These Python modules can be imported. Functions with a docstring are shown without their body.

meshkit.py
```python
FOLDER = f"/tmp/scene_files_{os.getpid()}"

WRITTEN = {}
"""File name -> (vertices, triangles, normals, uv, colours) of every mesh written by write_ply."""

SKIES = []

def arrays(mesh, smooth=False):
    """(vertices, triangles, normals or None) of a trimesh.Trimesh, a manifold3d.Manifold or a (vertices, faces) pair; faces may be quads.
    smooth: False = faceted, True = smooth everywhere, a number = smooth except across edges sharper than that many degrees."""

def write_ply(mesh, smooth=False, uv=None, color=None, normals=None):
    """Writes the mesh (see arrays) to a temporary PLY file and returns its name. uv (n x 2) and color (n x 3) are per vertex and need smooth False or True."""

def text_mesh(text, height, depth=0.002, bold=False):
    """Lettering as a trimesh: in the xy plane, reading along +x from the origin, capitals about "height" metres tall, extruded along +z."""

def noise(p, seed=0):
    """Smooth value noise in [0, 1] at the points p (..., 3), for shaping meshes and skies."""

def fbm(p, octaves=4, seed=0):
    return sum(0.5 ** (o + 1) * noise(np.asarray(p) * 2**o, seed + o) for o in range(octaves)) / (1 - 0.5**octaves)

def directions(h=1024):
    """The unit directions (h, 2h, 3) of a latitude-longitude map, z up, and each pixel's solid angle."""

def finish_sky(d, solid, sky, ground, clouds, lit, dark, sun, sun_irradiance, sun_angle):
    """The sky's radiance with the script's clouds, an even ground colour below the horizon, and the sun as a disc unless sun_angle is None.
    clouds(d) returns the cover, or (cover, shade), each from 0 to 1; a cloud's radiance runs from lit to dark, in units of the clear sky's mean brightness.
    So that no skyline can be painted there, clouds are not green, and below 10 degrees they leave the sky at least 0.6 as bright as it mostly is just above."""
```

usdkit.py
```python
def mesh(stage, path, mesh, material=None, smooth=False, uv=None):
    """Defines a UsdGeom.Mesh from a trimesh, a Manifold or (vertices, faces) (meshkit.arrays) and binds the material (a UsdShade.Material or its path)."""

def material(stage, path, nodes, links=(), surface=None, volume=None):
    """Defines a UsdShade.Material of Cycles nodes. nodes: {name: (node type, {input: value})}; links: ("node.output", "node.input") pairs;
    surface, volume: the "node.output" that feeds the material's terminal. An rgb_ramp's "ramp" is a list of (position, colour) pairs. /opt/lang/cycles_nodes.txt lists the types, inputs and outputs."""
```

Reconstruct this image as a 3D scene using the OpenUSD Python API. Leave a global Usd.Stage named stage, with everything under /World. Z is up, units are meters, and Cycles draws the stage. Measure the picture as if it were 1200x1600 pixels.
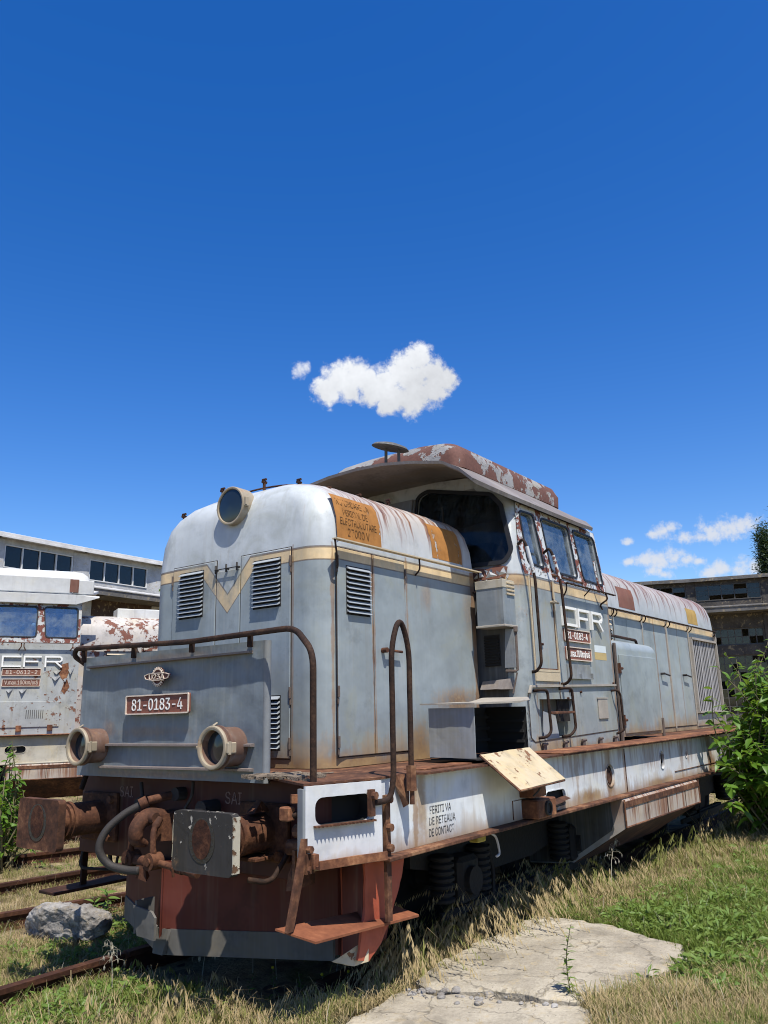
import math, random
import numpy as np, trimesh, usdkit, meshkit
import manifold3d as m3
from pxr import Usd, UsdGeom, UsdLux, UsdShade, Gf, Sdf, Vt
from shapely.geometry import Polygon, Point, LineString, box as sbox
from shapely.ops import unary_union
from shapely import affinity

stage = Usd.Stage.CreateInMemory()
UsdGeom.SetStageUpAxis(stage, UsdGeom.Tokens.z)
UsdGeom.SetStageMetersPerUnit(stage, 1.0)
UsdGeom.Xform.Define(stage, '/World')
UsdGeom.Scope.Define(stage, '/World/Looks')
rnd = random.Random(7)
rng = np.random.default_rng(11)

# ------------------------------------------------------------------ camera
EYE = (-3.06697, -4.23171, 1.58718)
RIGHT = (0.59930459, -0.80016933, -0.02372857)
UP = (-0.18054479, -0.16398193, 0.96980076)
FWD = (0.77989588, 0.57692198, 0.24274153)
EXPOSURE = 0.55
cam = UsdGeom.Camera.Define(stage, '/World/camera')
mt = Gf.Matrix4d(RIGHT[0], RIGHT[1], RIGHT[2], 0, UP[0], UP[1], UP[2], 0, -FWD[0], -FWD[1], -FWD[2], 0, EYE[0], EYE[1], EYE[2], 1)
cam.AddTransformOp().Set(mt)
cam.CreateHorizontalApertureAttr(36.0)
cam.CreateVerticalApertureAttr(48.0)
cam.CreateFocalLengthAttr(36.0 * 1246.0 / 1200.0)
cam.CreateClippingRangeAttr(Gf.Vec2f(0.05, 5000))
cam.CreateExposureAttr(EXPOSURE)

# ------------------------------------------------------------------ sky and sun
SUN_EL = math.radians(63.0)
SUN_XY = np.array([-0.51, -0.86])
SUN_XY /= np.linalg.norm(SUN_XY)
SUN_INT = 1.2
SKY = 0.12
SUN_DIR = np.array([SUN_XY[0] * math.cos(SUN_EL), SUN_XY[1] * math.cos(SUN_EL), math.sin(SUN_EL)])
sun = UsdLux.DistantLight.Define(stage, '/World/sun')
sun.CreateIntensityAttr(SUN_INT)
sun.CreateAngleAttr(0.53)
sun.CreateColorAttr(Gf.Vec3f(1.0, 0.955, 0.88))
sun.GetPrim().CreateAttribute('inputs:normalize', Sdf.ValueTypeNames.Bool).Set(True)
zax = SUN_DIR
xax = np.cross([0, 0, 1], zax); xax /= np.linalg.norm(xax)
yax = np.cross(zax, xax)
sun.AddTransformOp().Set(Gf.Matrix4d(*xax, 0, *yax, 0, *zax, 0, 0, 0, 0, 1))


class R(str):
    """A node output."""


class G:
    """A small writer of node graphs."""

    def __init__(s):
        s.n, s.l, s.i = {}, [], 0

    def node(s, kind, out, **inp):
        s.i += 1
        name = f'n{s.i}'
        vals = {}
        for k, v in inp.items():
            if isinstance(v, R):
                s.l.append((str(v), f'{name}.{k}'))
            else:
                vals[k] = v
        s.n[name] = (kind, vals)
        return R(f'{name}.{out}')

    def out(s, ref, out):
        return R(ref.split('.')[0] + '.' + out)

    def m(s, op, a, b=0.0, c=0.0, clamp=False):
        return s.node('math', 'value', math_type=op, value1=a, value2=b, value3=c, use_clamp=clamp)

    def mix(s, f, a, b, t='mix'):
        return s.node('mix', 'color', mix_type=t, fac=f, color1=a, color2=b)

    def sm(s, v, lo, hi, a=0.0, b=1.0):
        return s.node('map_range', 'result', range_type='smoothstep', value=v, from_min=lo, from_max=hi, to_min=a, to_max=b, clamp=True)

    def noise(s, vec, scale, detail=4, rough=0.55, dist=0.0, dims='3D'):
        return s.node('noise_texture', 'fac', vector=vec, scale=scale, detail=detail, roughness=rough, distortion=dist, dimensions=dims)

    def map(s, vec, scale=(1, 1, 1), loc=(0, 0, 0)):
        return s.node('mapping', 'vector', mapping_type='point', vector=vec, scale=scale, location=loc)

    def obj(s):
        return s.node('texture_coordinate', 'object')

    def pos(s):
        return s.node('geometry', 'position')

    def xyz(s, vec):
        r = s.node('separate_xyz', 'x', vector=vec)
        return r, s.out(r, 'y'), s.out(r, 'z')

    def bump(s, h, strength, dist=0.01):
        return s.node('bump', 'normal', height=h, strength=strength, distance=dist)

    def ramp(s, f, stops):
        return s.node('rgb_ramp', 'color', fac=f, ramp=stops)

    def surf(s, name, ref):
        return usdkit.material(stage, f'/World/Looks/{name}', s.n, s.l, surface=str(ref))


def skydir(px, py):
    d = np.array(FWD) + np.array(RIGHT) * (px - 600) / 1246.0 - np.array(UP) * (py - 800) / 1246.0
    return d / np.linalg.norm(d)


def build_sky():
    g = G()
    d = g.node('texture_coordinate', 'generated')
    d = g.node('vector_math', 'vector', math_type='normalize', vector1=d)
    sky = g.node('sky_texture', 'color', sky_type='single_scattering', sun_disc=False, sun_elevation=SUN_EL,
                 sun_rotation=math.atan2(SUN_XY[0], SUN_XY[1]), altitude=100.0, air_density=1.0, aerosol_density=0.55, ozone_density=2.2)
    sky = g.node('hsv', 'color', hue=0.514, saturation=1.42, value=1.0, fac=1.0, color=sky)

    # clouds: soft balls in directions of the sky, broken up by noise
    n1 = g.noise(d, 42.0, 8, 0.60)
    n2 = g.noise(d, 130.0, 6, 0.65)
    nn = g.m('multiply_add', n2, 0.35, g.m('multiply', n1, 0.65))
    low = g.noise(d, 9.0, 3, 0.5)

    def cloud(balls, amt, lo, hi, flat=1.0):
        best = None
        dv = g.node('vector_math', 'vector', math_type='multiply', vector1=d, vector2=(1, 1, flat))
        for px, py, r in balls:
            c = skydir(px, py) * np.array([1, 1, flat])
            dist = g.node('vector_math', 'value', math_type='distance', vector1=dv, vector2=tuple(c))
            f = g.m('subtract', 1.0, g.m('divide', dist, r / 1290.0))
            best = f if best is None else g.node('math', 'value', math_type='smoothmin', value1=best, value2=f, value3=-0.25) if False else g.m('maximum', best, f)
        v = g.m('multiply_add', g.m('subtract', nn, 0.5), amt, best)
        return g.sm(v, lo, hi), best

    main, mb = cloud([(512, 608, 32), (530, 594, 38), (556, 588, 40), (575, 600, 42), (600, 600, 40), (628, 580, 40), (650, 562, 36), (648, 592, 46),
                      (678, 588, 40), (694, 592, 30), (612, 622, 34), (604, 632, 26), (650, 618, 42), (676, 612, 34), (548, 612, 28), (580, 616, 32), (632, 624, 36)], 2.0, 0.08, 0.58)
    wisp, _ = cloud([(470, 579, 18), (479, 576, 13)], 3.0, 0.15, 0.9)
    right, rb = cloud([(1072, 840, 30), (1092, 841, 34), (1112, 834, 40), (1136, 828, 48), (1160, 823, 40), (1034, 830, 26), (1048, 826, 22), (1020, 834, 18), (981, 847, 14),
                       (1006, 877, 30), (1030, 876, 36), (1052, 872, 36), (1072, 875, 30), (1092, 877, 18), (1018, 893, 24), (1040, 898, 18), (984, 878, 16), (1112, 895, 24), (1132, 889, 38), (1156, 887, 44), (1180, 886, 34)],
                      3.4, 0.12, 1.0, 1.75)
    white = 0.90 * 2 ** -EXPOSURE / SKY
    z = g.node('separate_xyz', 'z', vector=d)
    # the flat undersides of the clouds are greyer
    ctop, cbot = skydir(640, 560)[2], skydir(620, 640)[2]
    shade = g.sm(g.m('multiply_add', g.m('subtract', low, 0.5), 0.12, z), cbot, ctop, 0.84, 1.06)
    lit = g.m('multiply', g.m('multiply_add', g.m('subtract', nn, 0.5), 0.45, shade), white)
    lit = g.node('combine_color', 'color', r=g.m('multiply', lit, 0.96), g=g.m('multiply', lit, 0.985), b=g.m('multiply', lit, 1.02))
    out = g.mix(g.m('multiply', main, 0.97), sky, lit)
    out = g.mix(g.m('multiply', wisp, 0.75), out, lit)
    lit2 = (0.84 * white, 0.87 * white, 0.93 * white)
    out = g.mix(g.m('multiply', right, 0.88), out, lit2)
    bg = g.node('background_shader', 'background', color=out, strength=SKY)
    mat = g.surf('sky', bg)
    dome = UsdLux.DomeLight.Define(stage, '/World/sky')
    UsdShade.MaterialBindingAPI.Apply(dome.GetPrim()).Bind(mat)
    dome.GetPrim().SetCustomDataByKey('kind', 'structure')


build_sky()

# ------------------------------------------------------------------ helpers: things and parts
taken = {}


def numbered(parent, name):
    k = taken.get((parent, name), -1) + 1
    taken[(parent, name)] = k
    return name if k == 0 else f'{name}_{k:03d}'


def data(prim, **kw):
    for k, v in kw.items():
        if v:
            prim.SetCustomDataByKey(k, v)


def thing(name, label=None, category=None, group=None, kind=None, xf=None):
    p = '/World/' + numbered('/World', name)
    x = UsdGeom.Xform.Define(stage, p)
    if xf is not None:
        x.AddTransformOp().Set(Gf.Matrix4d(*np.asarray(xf, float).T.ravel()))
    data(x.GetPrim(), label=label, category=category, group=group, kind=kind)
    return p


def part(parent, name, mesh, mat, smooth=False, label=None, kind=None):
    p = parent + '/' + numbered(parent, name)
    if isinstance(mesh, (list, tuple)) and not isinstance(mesh[0], np.ndarray):
        mesh = cat(*mesh)
    m = usdkit.mesh(stage, p, mesh, M[mat], smooth=smooth)
    data(m.GetPrim(), label=label, kind=kind)
    return p


def solo(name, mesh, mat, label=None, category=None, group=None, kind=None, smooth=False):
    p = part('/World', name, mesh, mat, smooth)
    data(stage.GetPrimAtPath(p), label=label, category=category, group=group, kind=kind)
    return p


# ------------------------------------------------------------------ helpers: shapes
def cat(*ms):
    return trimesh.util.concatenate([tm(m) for m in ms])


def tm(m):
    if hasattr(m, 'to_mesh'):
        q = m.to_mesh()
        return trimesh.Trimesh(q.vert_properties[:, :3], q.tri_verts, process=False)
    if isinstance(m, tuple):
        v, f = np.asarray(m[0], float), np.asarray(m[1], int)
        if f.shape[1] == 4:
            f = np.vstack([f[:, [0, 1, 2]], f[:, [0, 2, 3]]])
        return trimesh.Trimesh(v, f, process=False)
    return m


def hull(pts):
    return tm(m3.Manifold.hull_points(np.asarray(pts, float)))


def mhull(pts):
    return m3.Manifold.hull_points(np.asarray(pts, float))


def bx(x0, x1, y0, y1, z0, z1, c=0.0):
    """A box with chamfered edges."""
    x0, x1 = min(x0, x1), max(x0, x1); y0, y1 = min(y0, y1), max(y0, y1); z0, z1 = min(z0, z1), max(z0, z1)
    if c <= 0:
        m = trimesh.creation.box((x1 - x0, y1 - y0, z1 - z0))
        m.apply_translation(((x0 + x1) / 2, (y0 + y1) / 2, (z0 + z1) / 2))
        return m
    c = min(c, (x1 - x0) * .45, (y1 - y0) * .45, (z1 - z0) * .45)
    pts = []
    for x, sx in ((x0, 1), (x1, -1)):
        for y, sy in ((y0, 1), (y1, -1)):
            for z, sz in ((z0, 1), (z1, -1)):
                pts += [(x, y + sy * c, z + sz * c), (x + sx * c, y, z + sz * c), (x + sx * c, y + sy * c, z)]
    return hull(pts)


def frame(o, u, v):
    u = np.array(u, float); u /= np.linalg.norm(u)
    v = np.array(v, float); v -= u * (u @ v); v /= np.linalg.norm(v)
    n = np.cross(u, v)
    t = np.eye(4)
    t[:3, 0], t[:3, 1], t[:3, 2], t[:3, 3] = u, v, n, o
    return t


def at(m, t):
    m = tm(m).copy()
    m.apply_transform(t)
    return m


FRONT = lambda x, y, z: frame((x, y, z), (0, -1, 0), (0, 0, 1))   # faces the front end of the engine
SIDE = lambda x, y, z: frame((x, y, z), (1, 0, 0), (0, 0, 1))     # faces the near side


def cyl(a, b, r, r2=None, n=16, cap=True):
    a, b = np.array(a, float), np.array(b, float)
    r2 = r if r2 is None else r2
    d = b - a
    w = d / np.linalg.norm(d)
    h = np.array([0, 0, 1.0]) if abs(w[2]) < .9 else np.array([1.0, 0, 0])
    u = np.cross(w, h); u /= np.linalg.norm(u)
    v = np.cross(w, u)
    t = np.linspace(0, 2 * np.pi, n, endpoint=False)
    ring = np.outer(np.cos(t), u) + np.outer(np.sin(t), v)
    V = [a + ring * r, b + ring * r2]
    F = []
    for i in range(n):
        j = (i + 1) % n
        F += [(i, n + i, n + j), (i, n + j, j)]
    V = np.vstack(V)
    if cap:
        V = np.vstack([V, a, b])
        for i in range(n):
            j = (i + 1) % n
            F += [(2 * n, i, j), (2 * n + 1, n + j, n + i)]
    return trimesh.Trimesh(V, F, process=False)


def smooth_path(pts, n=8):
    """Catmull-Rom through the points."""
    p = np.array(pts, float)
    if len(p) < 3:
        return p
    q = np.vstack([2 * p[0] - p[1], p, 2 * p[-1] - p[-2]])
    out = []
    for i in range(len(p) - 1):
        a, b, c, d = q[i:i + 4]
        for t in np.linspace(0, 1, n, endpoint=False):
            out.append(.5 * (2 * b + (c - a) * t + (2 * a - 5 * b + 4 * c - d) * t * t + (3 * b - a - 3 * c + d) * t ** 3))
    out.append(p[-1])
    return np.array(out)


def bent(pts, r=.06, n=6):
    """A path with its corners rounded off."""
    p = [np.array(q, float) for q in pts]
    out = [p[0]]
    for i in range(1, len(p) - 1):
        a, b, c = p[i - 1], p[i], p[i + 1]
        la, lc = np.linalg.norm(a - b), np.linalg.norm(c - b)
        rr = min(r, la * .49, lc * .49)
        s, e = b + (a - b) / la * rr, b + (c - b) / lc * rr
        for t in np.linspace(0, 1, n):
            out.append((1 - t) ** 2 * s + 2 * t * (1 - t) * b + t * t * e)
    out.append(p[-1])
    return np.array(out)


def tube(path, r, n=10):
    p = np.array(path, float)
    rr = np.broadcast_to(np.asarray(r, float), (len(p),))
    tan = np.gradient(p, axis=0)
    tan /= np.maximum(np.linalg.norm(tan, axis=1, keepdims=True), 1e-9)
    h = np.array([0, 0, 1.0]) if abs(tan[0][2]) < .9 else np.array([1.0, 0, 0])
    u = np.cross(tan[0], h); u /= np.linalg.norm(u)
    V = []
    t = np.linspace(0, 2 * np.pi, n, endpoint=False)
    for i in range(len(p)):
        u = u - tan[i] * (u @ tan[i]); u /= np.linalg.norm(u)
        v = np.cross(tan[i], u)
        V.append(p[i] + rr[i] * (np.outer(np.cos(t), u) + np.outer(np.sin(t), v)))
    F = []
    for i in range(len(p) - 1):
        for j in range(n):
            k = (j + 1) % n
            F += [(i * n + j, (i + 1) * n + k, (i + 1) * n + j), (i * n + j, i * n + k, (i + 1) * n + k)]
    V = np.vstack(V + [p[0][None], p[-1][None]])
    a, b = len(V) - 2, len(V) - 1
    for j in range(n):
        k = (j + 1) % n
        F += [(a, k, j), (b, (len(p) - 1) * n + j, (len(p) - 1) * n + k)]
    m = trimesh.Trimesh(V, F, process=False)
    return m


def lathe(profile, n=24):
    """profile: (radius, height) pairs, turned about z."""
    pr = np.array(profile, float)
    t = np.linspace(0, 2 * np.pi, n, endpoint=False)
    V = np.vstack([np.c_[r * np.cos(t), r * np.sin(t), np.full(n, h)] for r, h in pr])
    F = []
    for i in range(len(pr) - 1):
        for j in range(n):
            k = (j + 1) % n
            F += [(i * n + j, i * n + k, (i + 1) * n + k), (i * n + j, (i + 1) * n + k, (i + 1) * n + j)]
    return trimesh.Trimesh(V, F, process=False)


def rrect(x0, y0, x1, y1, r, n=5):
    return sbox(x0 + r, y0 + r, x1 - r, y1 - r).buffer(r, quad_segs=n) if r > 0 else sbox(x0, y0, x1, y1)


def ext(poly, h, z0=0.0):
    ms = []
    for g in getattr(poly, 'geoms', [poly]):
        if g.area > 1e-9:
            m = trimesh.creation.extrude_polygon(g, h, engine='earcut')
            m.apply_translation((0, 0, z0))
            ms.append(m)
    return trimesh.util.concatenate(ms)


def rough(mesh, amp, freq, seed=0, times=0):
    m = tm(mesh).copy()
    for _ in range(times):
        m = m.subdivide()
    p = np.array(m.vertices)
    d = np.stack([meshkit.fbm(p * freq + 17.3 * k, 3, seed + k) for k in range(3)], 1) - .5
    m.vertices = p + d * amp * 2
    return m


def text(s, h, depth=.004, bold=False):
    return meshkit.text_mesh(s, h, depth, bold)


def text_fit(s, w, h, depth=.004, bold=False):
    """Lettering centred on the origin and fitted to w by h."""
    m = text(s, h, depth, bold)
    lo, hi = m.bounds
    m.apply_translation((-(lo[0] + hi[0]) / 2, -(lo[1] + hi[1]) / 2, 0))
    m.apply_scale((w / (hi[0] - lo[0]), h / (hi[1] - lo[1]), 1))
    return m
# ------------------------------------------------------------------ materials
M = {}
RUST = [(0, (.036, .018, .012)), (.45, (.088, .038, .021)), (.75, (.155, .072, .037)), (1, (.25, .135, .070))]


def simple(name, col, rough=.6, metal=0.0, var=.25, scale=6.0, bump=.2, spec=.4, dist=.01):
    g = G()
    p = g.pos()
    n = g.noise(p, scale, 6, .6)
    c = g.mix(n, tuple(x * (1 - var) for x in col), tuple(min(1, x * (1 + var)) for x in col))
    nb = g.bump(g.noise(p, scale * 6, 4, .6), bump, dist)
    M[name] = g.surf(name, g.node('principled_bsdf', 'BSDF', base_color=c, roughness=rough, metallic=metal, normal=nb, specular_ior_level=spec))


def rusty(name, tint=(1, 1, 1), scale=4.0, lo=.0, hi=1.0, bump=.5):
    g = G()
    p = g.obj()
    n = g.noise(p, scale, 8, .66)
    n2 = g.noise(p, scale * 7, 5, .6)
    f = g.sm(g.m('multiply_add', n2, .35, g.m('multiply', n, .65)), .34, .68, lo, hi)
    c = g.ramp(f, [(a, tuple(x * t for x, t in zip(b, tint))) for a, b in RUST])
    nb = g.bump(n2, bump, .006)
    M[name] = g.surf(name, g.node('principled_bsdf', 'BSDF', base_color=c, roughness=.82, normal=nb, specular_ior_level=.25))


AL = .80


def paint(name, base, rust=.5, streak=.5, dirt=.5, band=False, chips=0.0, chipcol=(.14, .045, .03), rough_=.5, top=None, gloss=.35, var=.16, dents=.55, streak_top=None, foot=None, fade=.3, mottle=1.0, chip_scale=1.0, runs=(), smears=()):
    """Old enamel: faded in clouds, streaked downwards, spotted with rust, flaking to the primer where chips > 0."""
    g = G()
    o = g.obj()
    x, y, z = g.xyz(o)
    big = g.noise(o, 1.1, 5, .6, .4)
    mid = g.noise(o, 5.0, 6, .62)
    fine = g.noise(o, 42.0, 4, .6)
    strv = g.noise(g.map(o, (13, 13, .55)), 1.0, 4, .62)
    strv2 = g.noise(g.map(o, (38, 38, 1.1)), 1.0, 3, .6)
    base = tuple(c * AL for c in base)
    up = tuple(min(.95, c * (1 + var) + .008) for c in base)
    dn = tuple(c * (1 - var) for c in base)
    c = g.mix(g.sm(g.m('multiply_add', mid, .5, g.m('multiply', big, .5)), .3, .7), dn, up)
    if band:
        light, cream, line = (.415, .443, .45), (.60, .45, .255), (.075, .045, .03)
        ay = g.m('absolute', y)
        t_top = g.m('subtract', 2.655, g.m('multiply', g.m('maximum', g.m('subtract', .225, ay), 0.0), 1.06))
        t_bot = g.m('subtract', 2.57, g.m('multiply', g.m('maximum', g.m('subtract', .27, ay), 0.0), 1.06))
        wob = g.m('multiply', g.m('subtract', mid, .5), .006)
        zz = g.m('add', z, wob)
        lightc = g.mix(g.sm(g.m('multiply_add', mid, .5, g.m('multiply', big, .5)), .3, .7), tuple(q * .82 for q in light), tuple(min(.9, q * 1.12) for q in light))
        is_top = g.m('greater_than', zz, t_top)
        is_band = g.m('multiply', g.m('greater_than', zz, t_bot), g.m('less_than', zz, t_top))
        ln = g.m('maximum', g.m('less_than', g.m('absolute', g.m('subtract', zz, t_top)), .008), g.m('less_than', g.m('absolute', g.m('subtract', zz, t_bot)), .005))
        creamc = g.mix(g.sm(mid, .3, .7), tuple(q * .78 for q in cream), tuple(min(.92, q * 1.12) for q in cream))
        c = g.mix(is_top, c, lightc)
        c = g.mix(is_band, c, creamc)
        c = g.mix(g.m('multiply', ln, .75), c, line)
    # blotches where the enamel has yellowed or been rubbed darker
    bl = g.noise(o, 2.1, 6, .68, .8)
    c = g.mix(g.m('multiply', g.sm(bl, .48, .66), .70 * mottle), c, tuple(q * t for q, t in zip(base, (1.12, 1.02, .78))))
    c = g.mix(g.m('multiply', g.sm(g.noise(o, 3.4, 6, .7), .52, .68), .55 * mottle), c, tuple(q * .52 for q in base))
    tone = g.m('multiply_add', g.node('object_info', 'random'), .20, .90)
    c = g.mix(1.0, c, g.node('combine_color', 'color', r=tone, g=tone, b=tone), 'multiply')
    # chalking: thin pale veil, in patches
    c = g.mix(g.m('multiply', g.sm(g.m('multiply_add', strv2, .4, g.m('multiply', big, .6)), .45, .75), fade), c, (.42, .44, .43))
    # dirty runs down the sheet
    run = g.sm(strv, .52, .78)
    c = g.mix(g.m('multiply', run, .55 * streak), c, (.20, .17, .115))
    run2 = g.sm(strv2, .60, .80)
    c = g.mix(g.m('multiply', g.m('multiply', run2, g.sm(big, .42, .6)), .6 * streak), c, (.30, .16, .06))
    if streak_top is not None:  # rust that runs down from an edge at height h0, longest runs of the given length, from x0 on
        h0, length, strength, x0 = streak_top
        line = g.sm(g.noise(g.map(o, (19, .5, .22)), 1.0, 4, .72), .43, .56)
        reach = g.m('multiply', g.sm(g.noise(g.map(o, (9, .3, .05)), 1.0, 3, .65), .24, .68), length)
        f = g.sm(g.m('subtract', z, g.m('subtract', h0, reach)), 0.0, length * .35)
        f = g.m('multiply', g.m('multiply', f, line), g.sm(x, x0 - .1, x0 + .1))
        cr = g.ramp(g.noise(g.map(o, (22, 22, .8)), 1.0, 4, .65), [(.3, (.085, .028, .020)), (.55, (.19, .085, .045)), (.75, (.27, .155, .085))])
        veil = g.m('multiply', g.sm(g.m('multiply_add', mid, .25, z), h0 - length * .80, h0 + .05), g.sm(x, x0 - .1, x0 + .1))
        c = g.mix(g.m('multiply', veil, .55 * strength), c, (.36, .27, .20))
        c = g.mix(g.m('multiply', f, strength), c, cr)
    for ax, a0, z0, ra, rz, st in smears:  # brown soiling about a place
        v = x if ax == 'x' else y
        da = g.m('divide', g.m('subtract', v, a0), ra)
        dz = g.m('divide', g.m('subtract', z, z0), rz)
        rr = g.m('sqrt', g.m('add', g.m('multiply', da, da), g.m('multiply', dz, dz)))
        nz = g.m('multiply_add', strv, .45, g.m('multiply_add', mid, .8, g.m('multiply', fine, .35)))
        f = g.sm(g.m('subtract', g.m('multiply_add', nz, 1.6, -.25), rr), 0.0, .9)
        c = g.mix(g.m('multiply', f, st), c, g.ramp(g.m('multiply_add', fine, .5, g.m('multiply', mid, .5)), [(.3, (.10, .048, .020)), (.5, (.22, .125, .058)), (.7, (.33, .235, .13))]))
    for ax, pos_, hw, st in runs:  # rust weeping along a joint
        v = x if ax == 'x' else y
        dd = g.m('absolute', g.m('subtract', v, pos_))
        wv = g.m('multiply', g.sm(g.noise(g.map(o, (2, 2, 2.6)), 1.0, 5, .7), .34, .70), hw)
        f = g.m('multiply', g.m('subtract', 1.0, g.sm(g.m('subtract', dd, wv), 0.0, hw * .5)), g.m('less_than', z, 2.69))
        c = g.mix(g.m('multiply', f, st), c, g.ramp(mid, [(.3, (.13, .055, .024)), (.6, (.26, .15, .07)), (.8, (.30, .23, .13))]))
    if foot is not None:  # splash of dirt and rust rising from the foot of the sheet
        z0, hgt = foot
        f = g.m('subtract', 1.0, g.m('divide', g.m('subtract', z, z0), g.m('multiply_add', g.m('subtract', g.m('multiply_add', strv, .4, g.m('multiply', mid, .6)), .36), hgt * 4.5, hgt * .22)), clamp=True)
        f = g.m('multiply', f, g.sm(z, z0 - .02, z0))
        cr = g.ramp(mid, [(.3, (.16, .075, .03)), (.6, (.29, .19, .09)), (.8, (.36, .29, .17))])
        c = g.mix(g.m('multiply', f, .92), c, cr)
    # rust
    r1 = g.m('multiply_add', fine, .22, g.m('multiply', mid, .78))
    rf = g.sm(g.m('multiply_add', g.m('subtract', fine, .5), .12, r1), .79 - .20 * rust, .885 - .17 * rust)
    rc = g.ramp(fine, RUST)
    c = g.mix(g.m('multiply', rf, .9), c, rc)
    halo = g.sm(r1, .70 - .18 * rust, .82 - .16 * rust)
    c = g.mix(g.m('multiply', halo, .35 * dirt), c, (.36, .20, .085))
    h = g.m('multiply_add', fine, .12, g.m('multiply', rf, -.5))
    rough = g.m('multiply_add', rf, .3, rough_)
    if chips > 0:
        cn = g.m('multiply_add', g.noise(o, 17.0 * chip_scale, 6, .6), .45, g.m('multiply', g.noise(o, 6.0 * chip_scale, 5, .6, .6), .55))
        cf = g.sm(cn, .60 - .16 * chips, .612 - .16 * chips)
        edge = g.m('subtract', g.sm(cn, .585 - .16 * chips, .60 - .16 * chips), cf)
        chip_c = g.mix(fine, tuple(q * .6 for q in chipcol), tuple(q * 1.5 for q in chipcol))
        c = g.mix(cf, c, chip_c)
        h = g.m('add', g.m('multiply_add', cf, -1.6, h), g.m('multiply', edge, 1.2))
        rough = g.m('multiply_add', cf, .25, rough)
    dn2 = g.noise(o, 2.6, 2, .5)
    hh = g.m('multiply_add', dn2, 2.2 * dents, g.m('multiply_add', g.noise(o, 8.0, 3, .5), .5 * dents, g.m('multiply', h, .35)))
    nb = g.bump(hh, .55, .012)
    M[name] = g.surf(name, g.node('principled_bsdf', 'BSDF', base_color=c, roughness=rough, normal=nb, specular_ior_level=gloss))


paint('hood_paint', (.272, .312, .322), rust=.30, streak=.40, dirt=.5, mottle=.5, band=True, streak_top=(3.17, .52, .92, 1.0), foot=(1.25, .30), rough_=.45, runs=[('x', 2.64, .035, .8), ('x', 1.69, .020, .6), ('y', -.62, .012, .5), ('x', .885, .014, .6)], smears=[('x', 2.35, 1.64, .42, .13, .85), ('x', 1.80, 1.36, .16, .22, .75), ('x', 2.55, 2.35, .12, .3, .35), ('x', 1.95, 2.42, .10, .16, .45), ('x', 1.05, 1.28, .5, .07, .8)])
paint('door_paint', (.285, .326, .336), mottle=.8, rust=.34, streak=.45, dirt=.5, band=True, foot=(1.28, .20), rough_=.42, runs=[('x', 1.266, .016, .85), ('x', 1.284, .012, .6), ('x', 1.655, .012, .7), ('x', 7.07, .03, .6), ('x', 7.53, .03, .6), ('x', 8.0, .02, .5)])
paint('cab_paint', (.306, .341, .346), rust=.52, streak=.65, dirt=.7, band=True, rough_=.45, foot=(1.23, .10), runs=[('x', 3.39, .02, .7), ('x', 2.95, .012, .5), ('x', 4.64, .025, .7), ('x', 3.66, .012, .4)], smears=[('x', 2.80, 2.60, .16, .09, .7), ('x', 3.2, 1.78, .25, .06, .5), ('x', 3.3, 1.30, .5, .06, .5)])
paint('panel_paint', (.180, .213, .238), rust=.34, streak=.45, dirt=.7, rough_=.48, dents=1.4, mottle=.7, smears=[('y', .56, 1.52, .10, .08, .45), ('y', .10, 1.50, .5, .04, .35), ('y', 0, 1.24, .9, .03, .6), ('y', .0, 1.96, .9, .03, .35)])
paint('peeling_white', (.58, .60, .60), rust=.35, streak=.4, dirt=.5, chips=.60, rough_=.5, mottle=.4)
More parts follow.
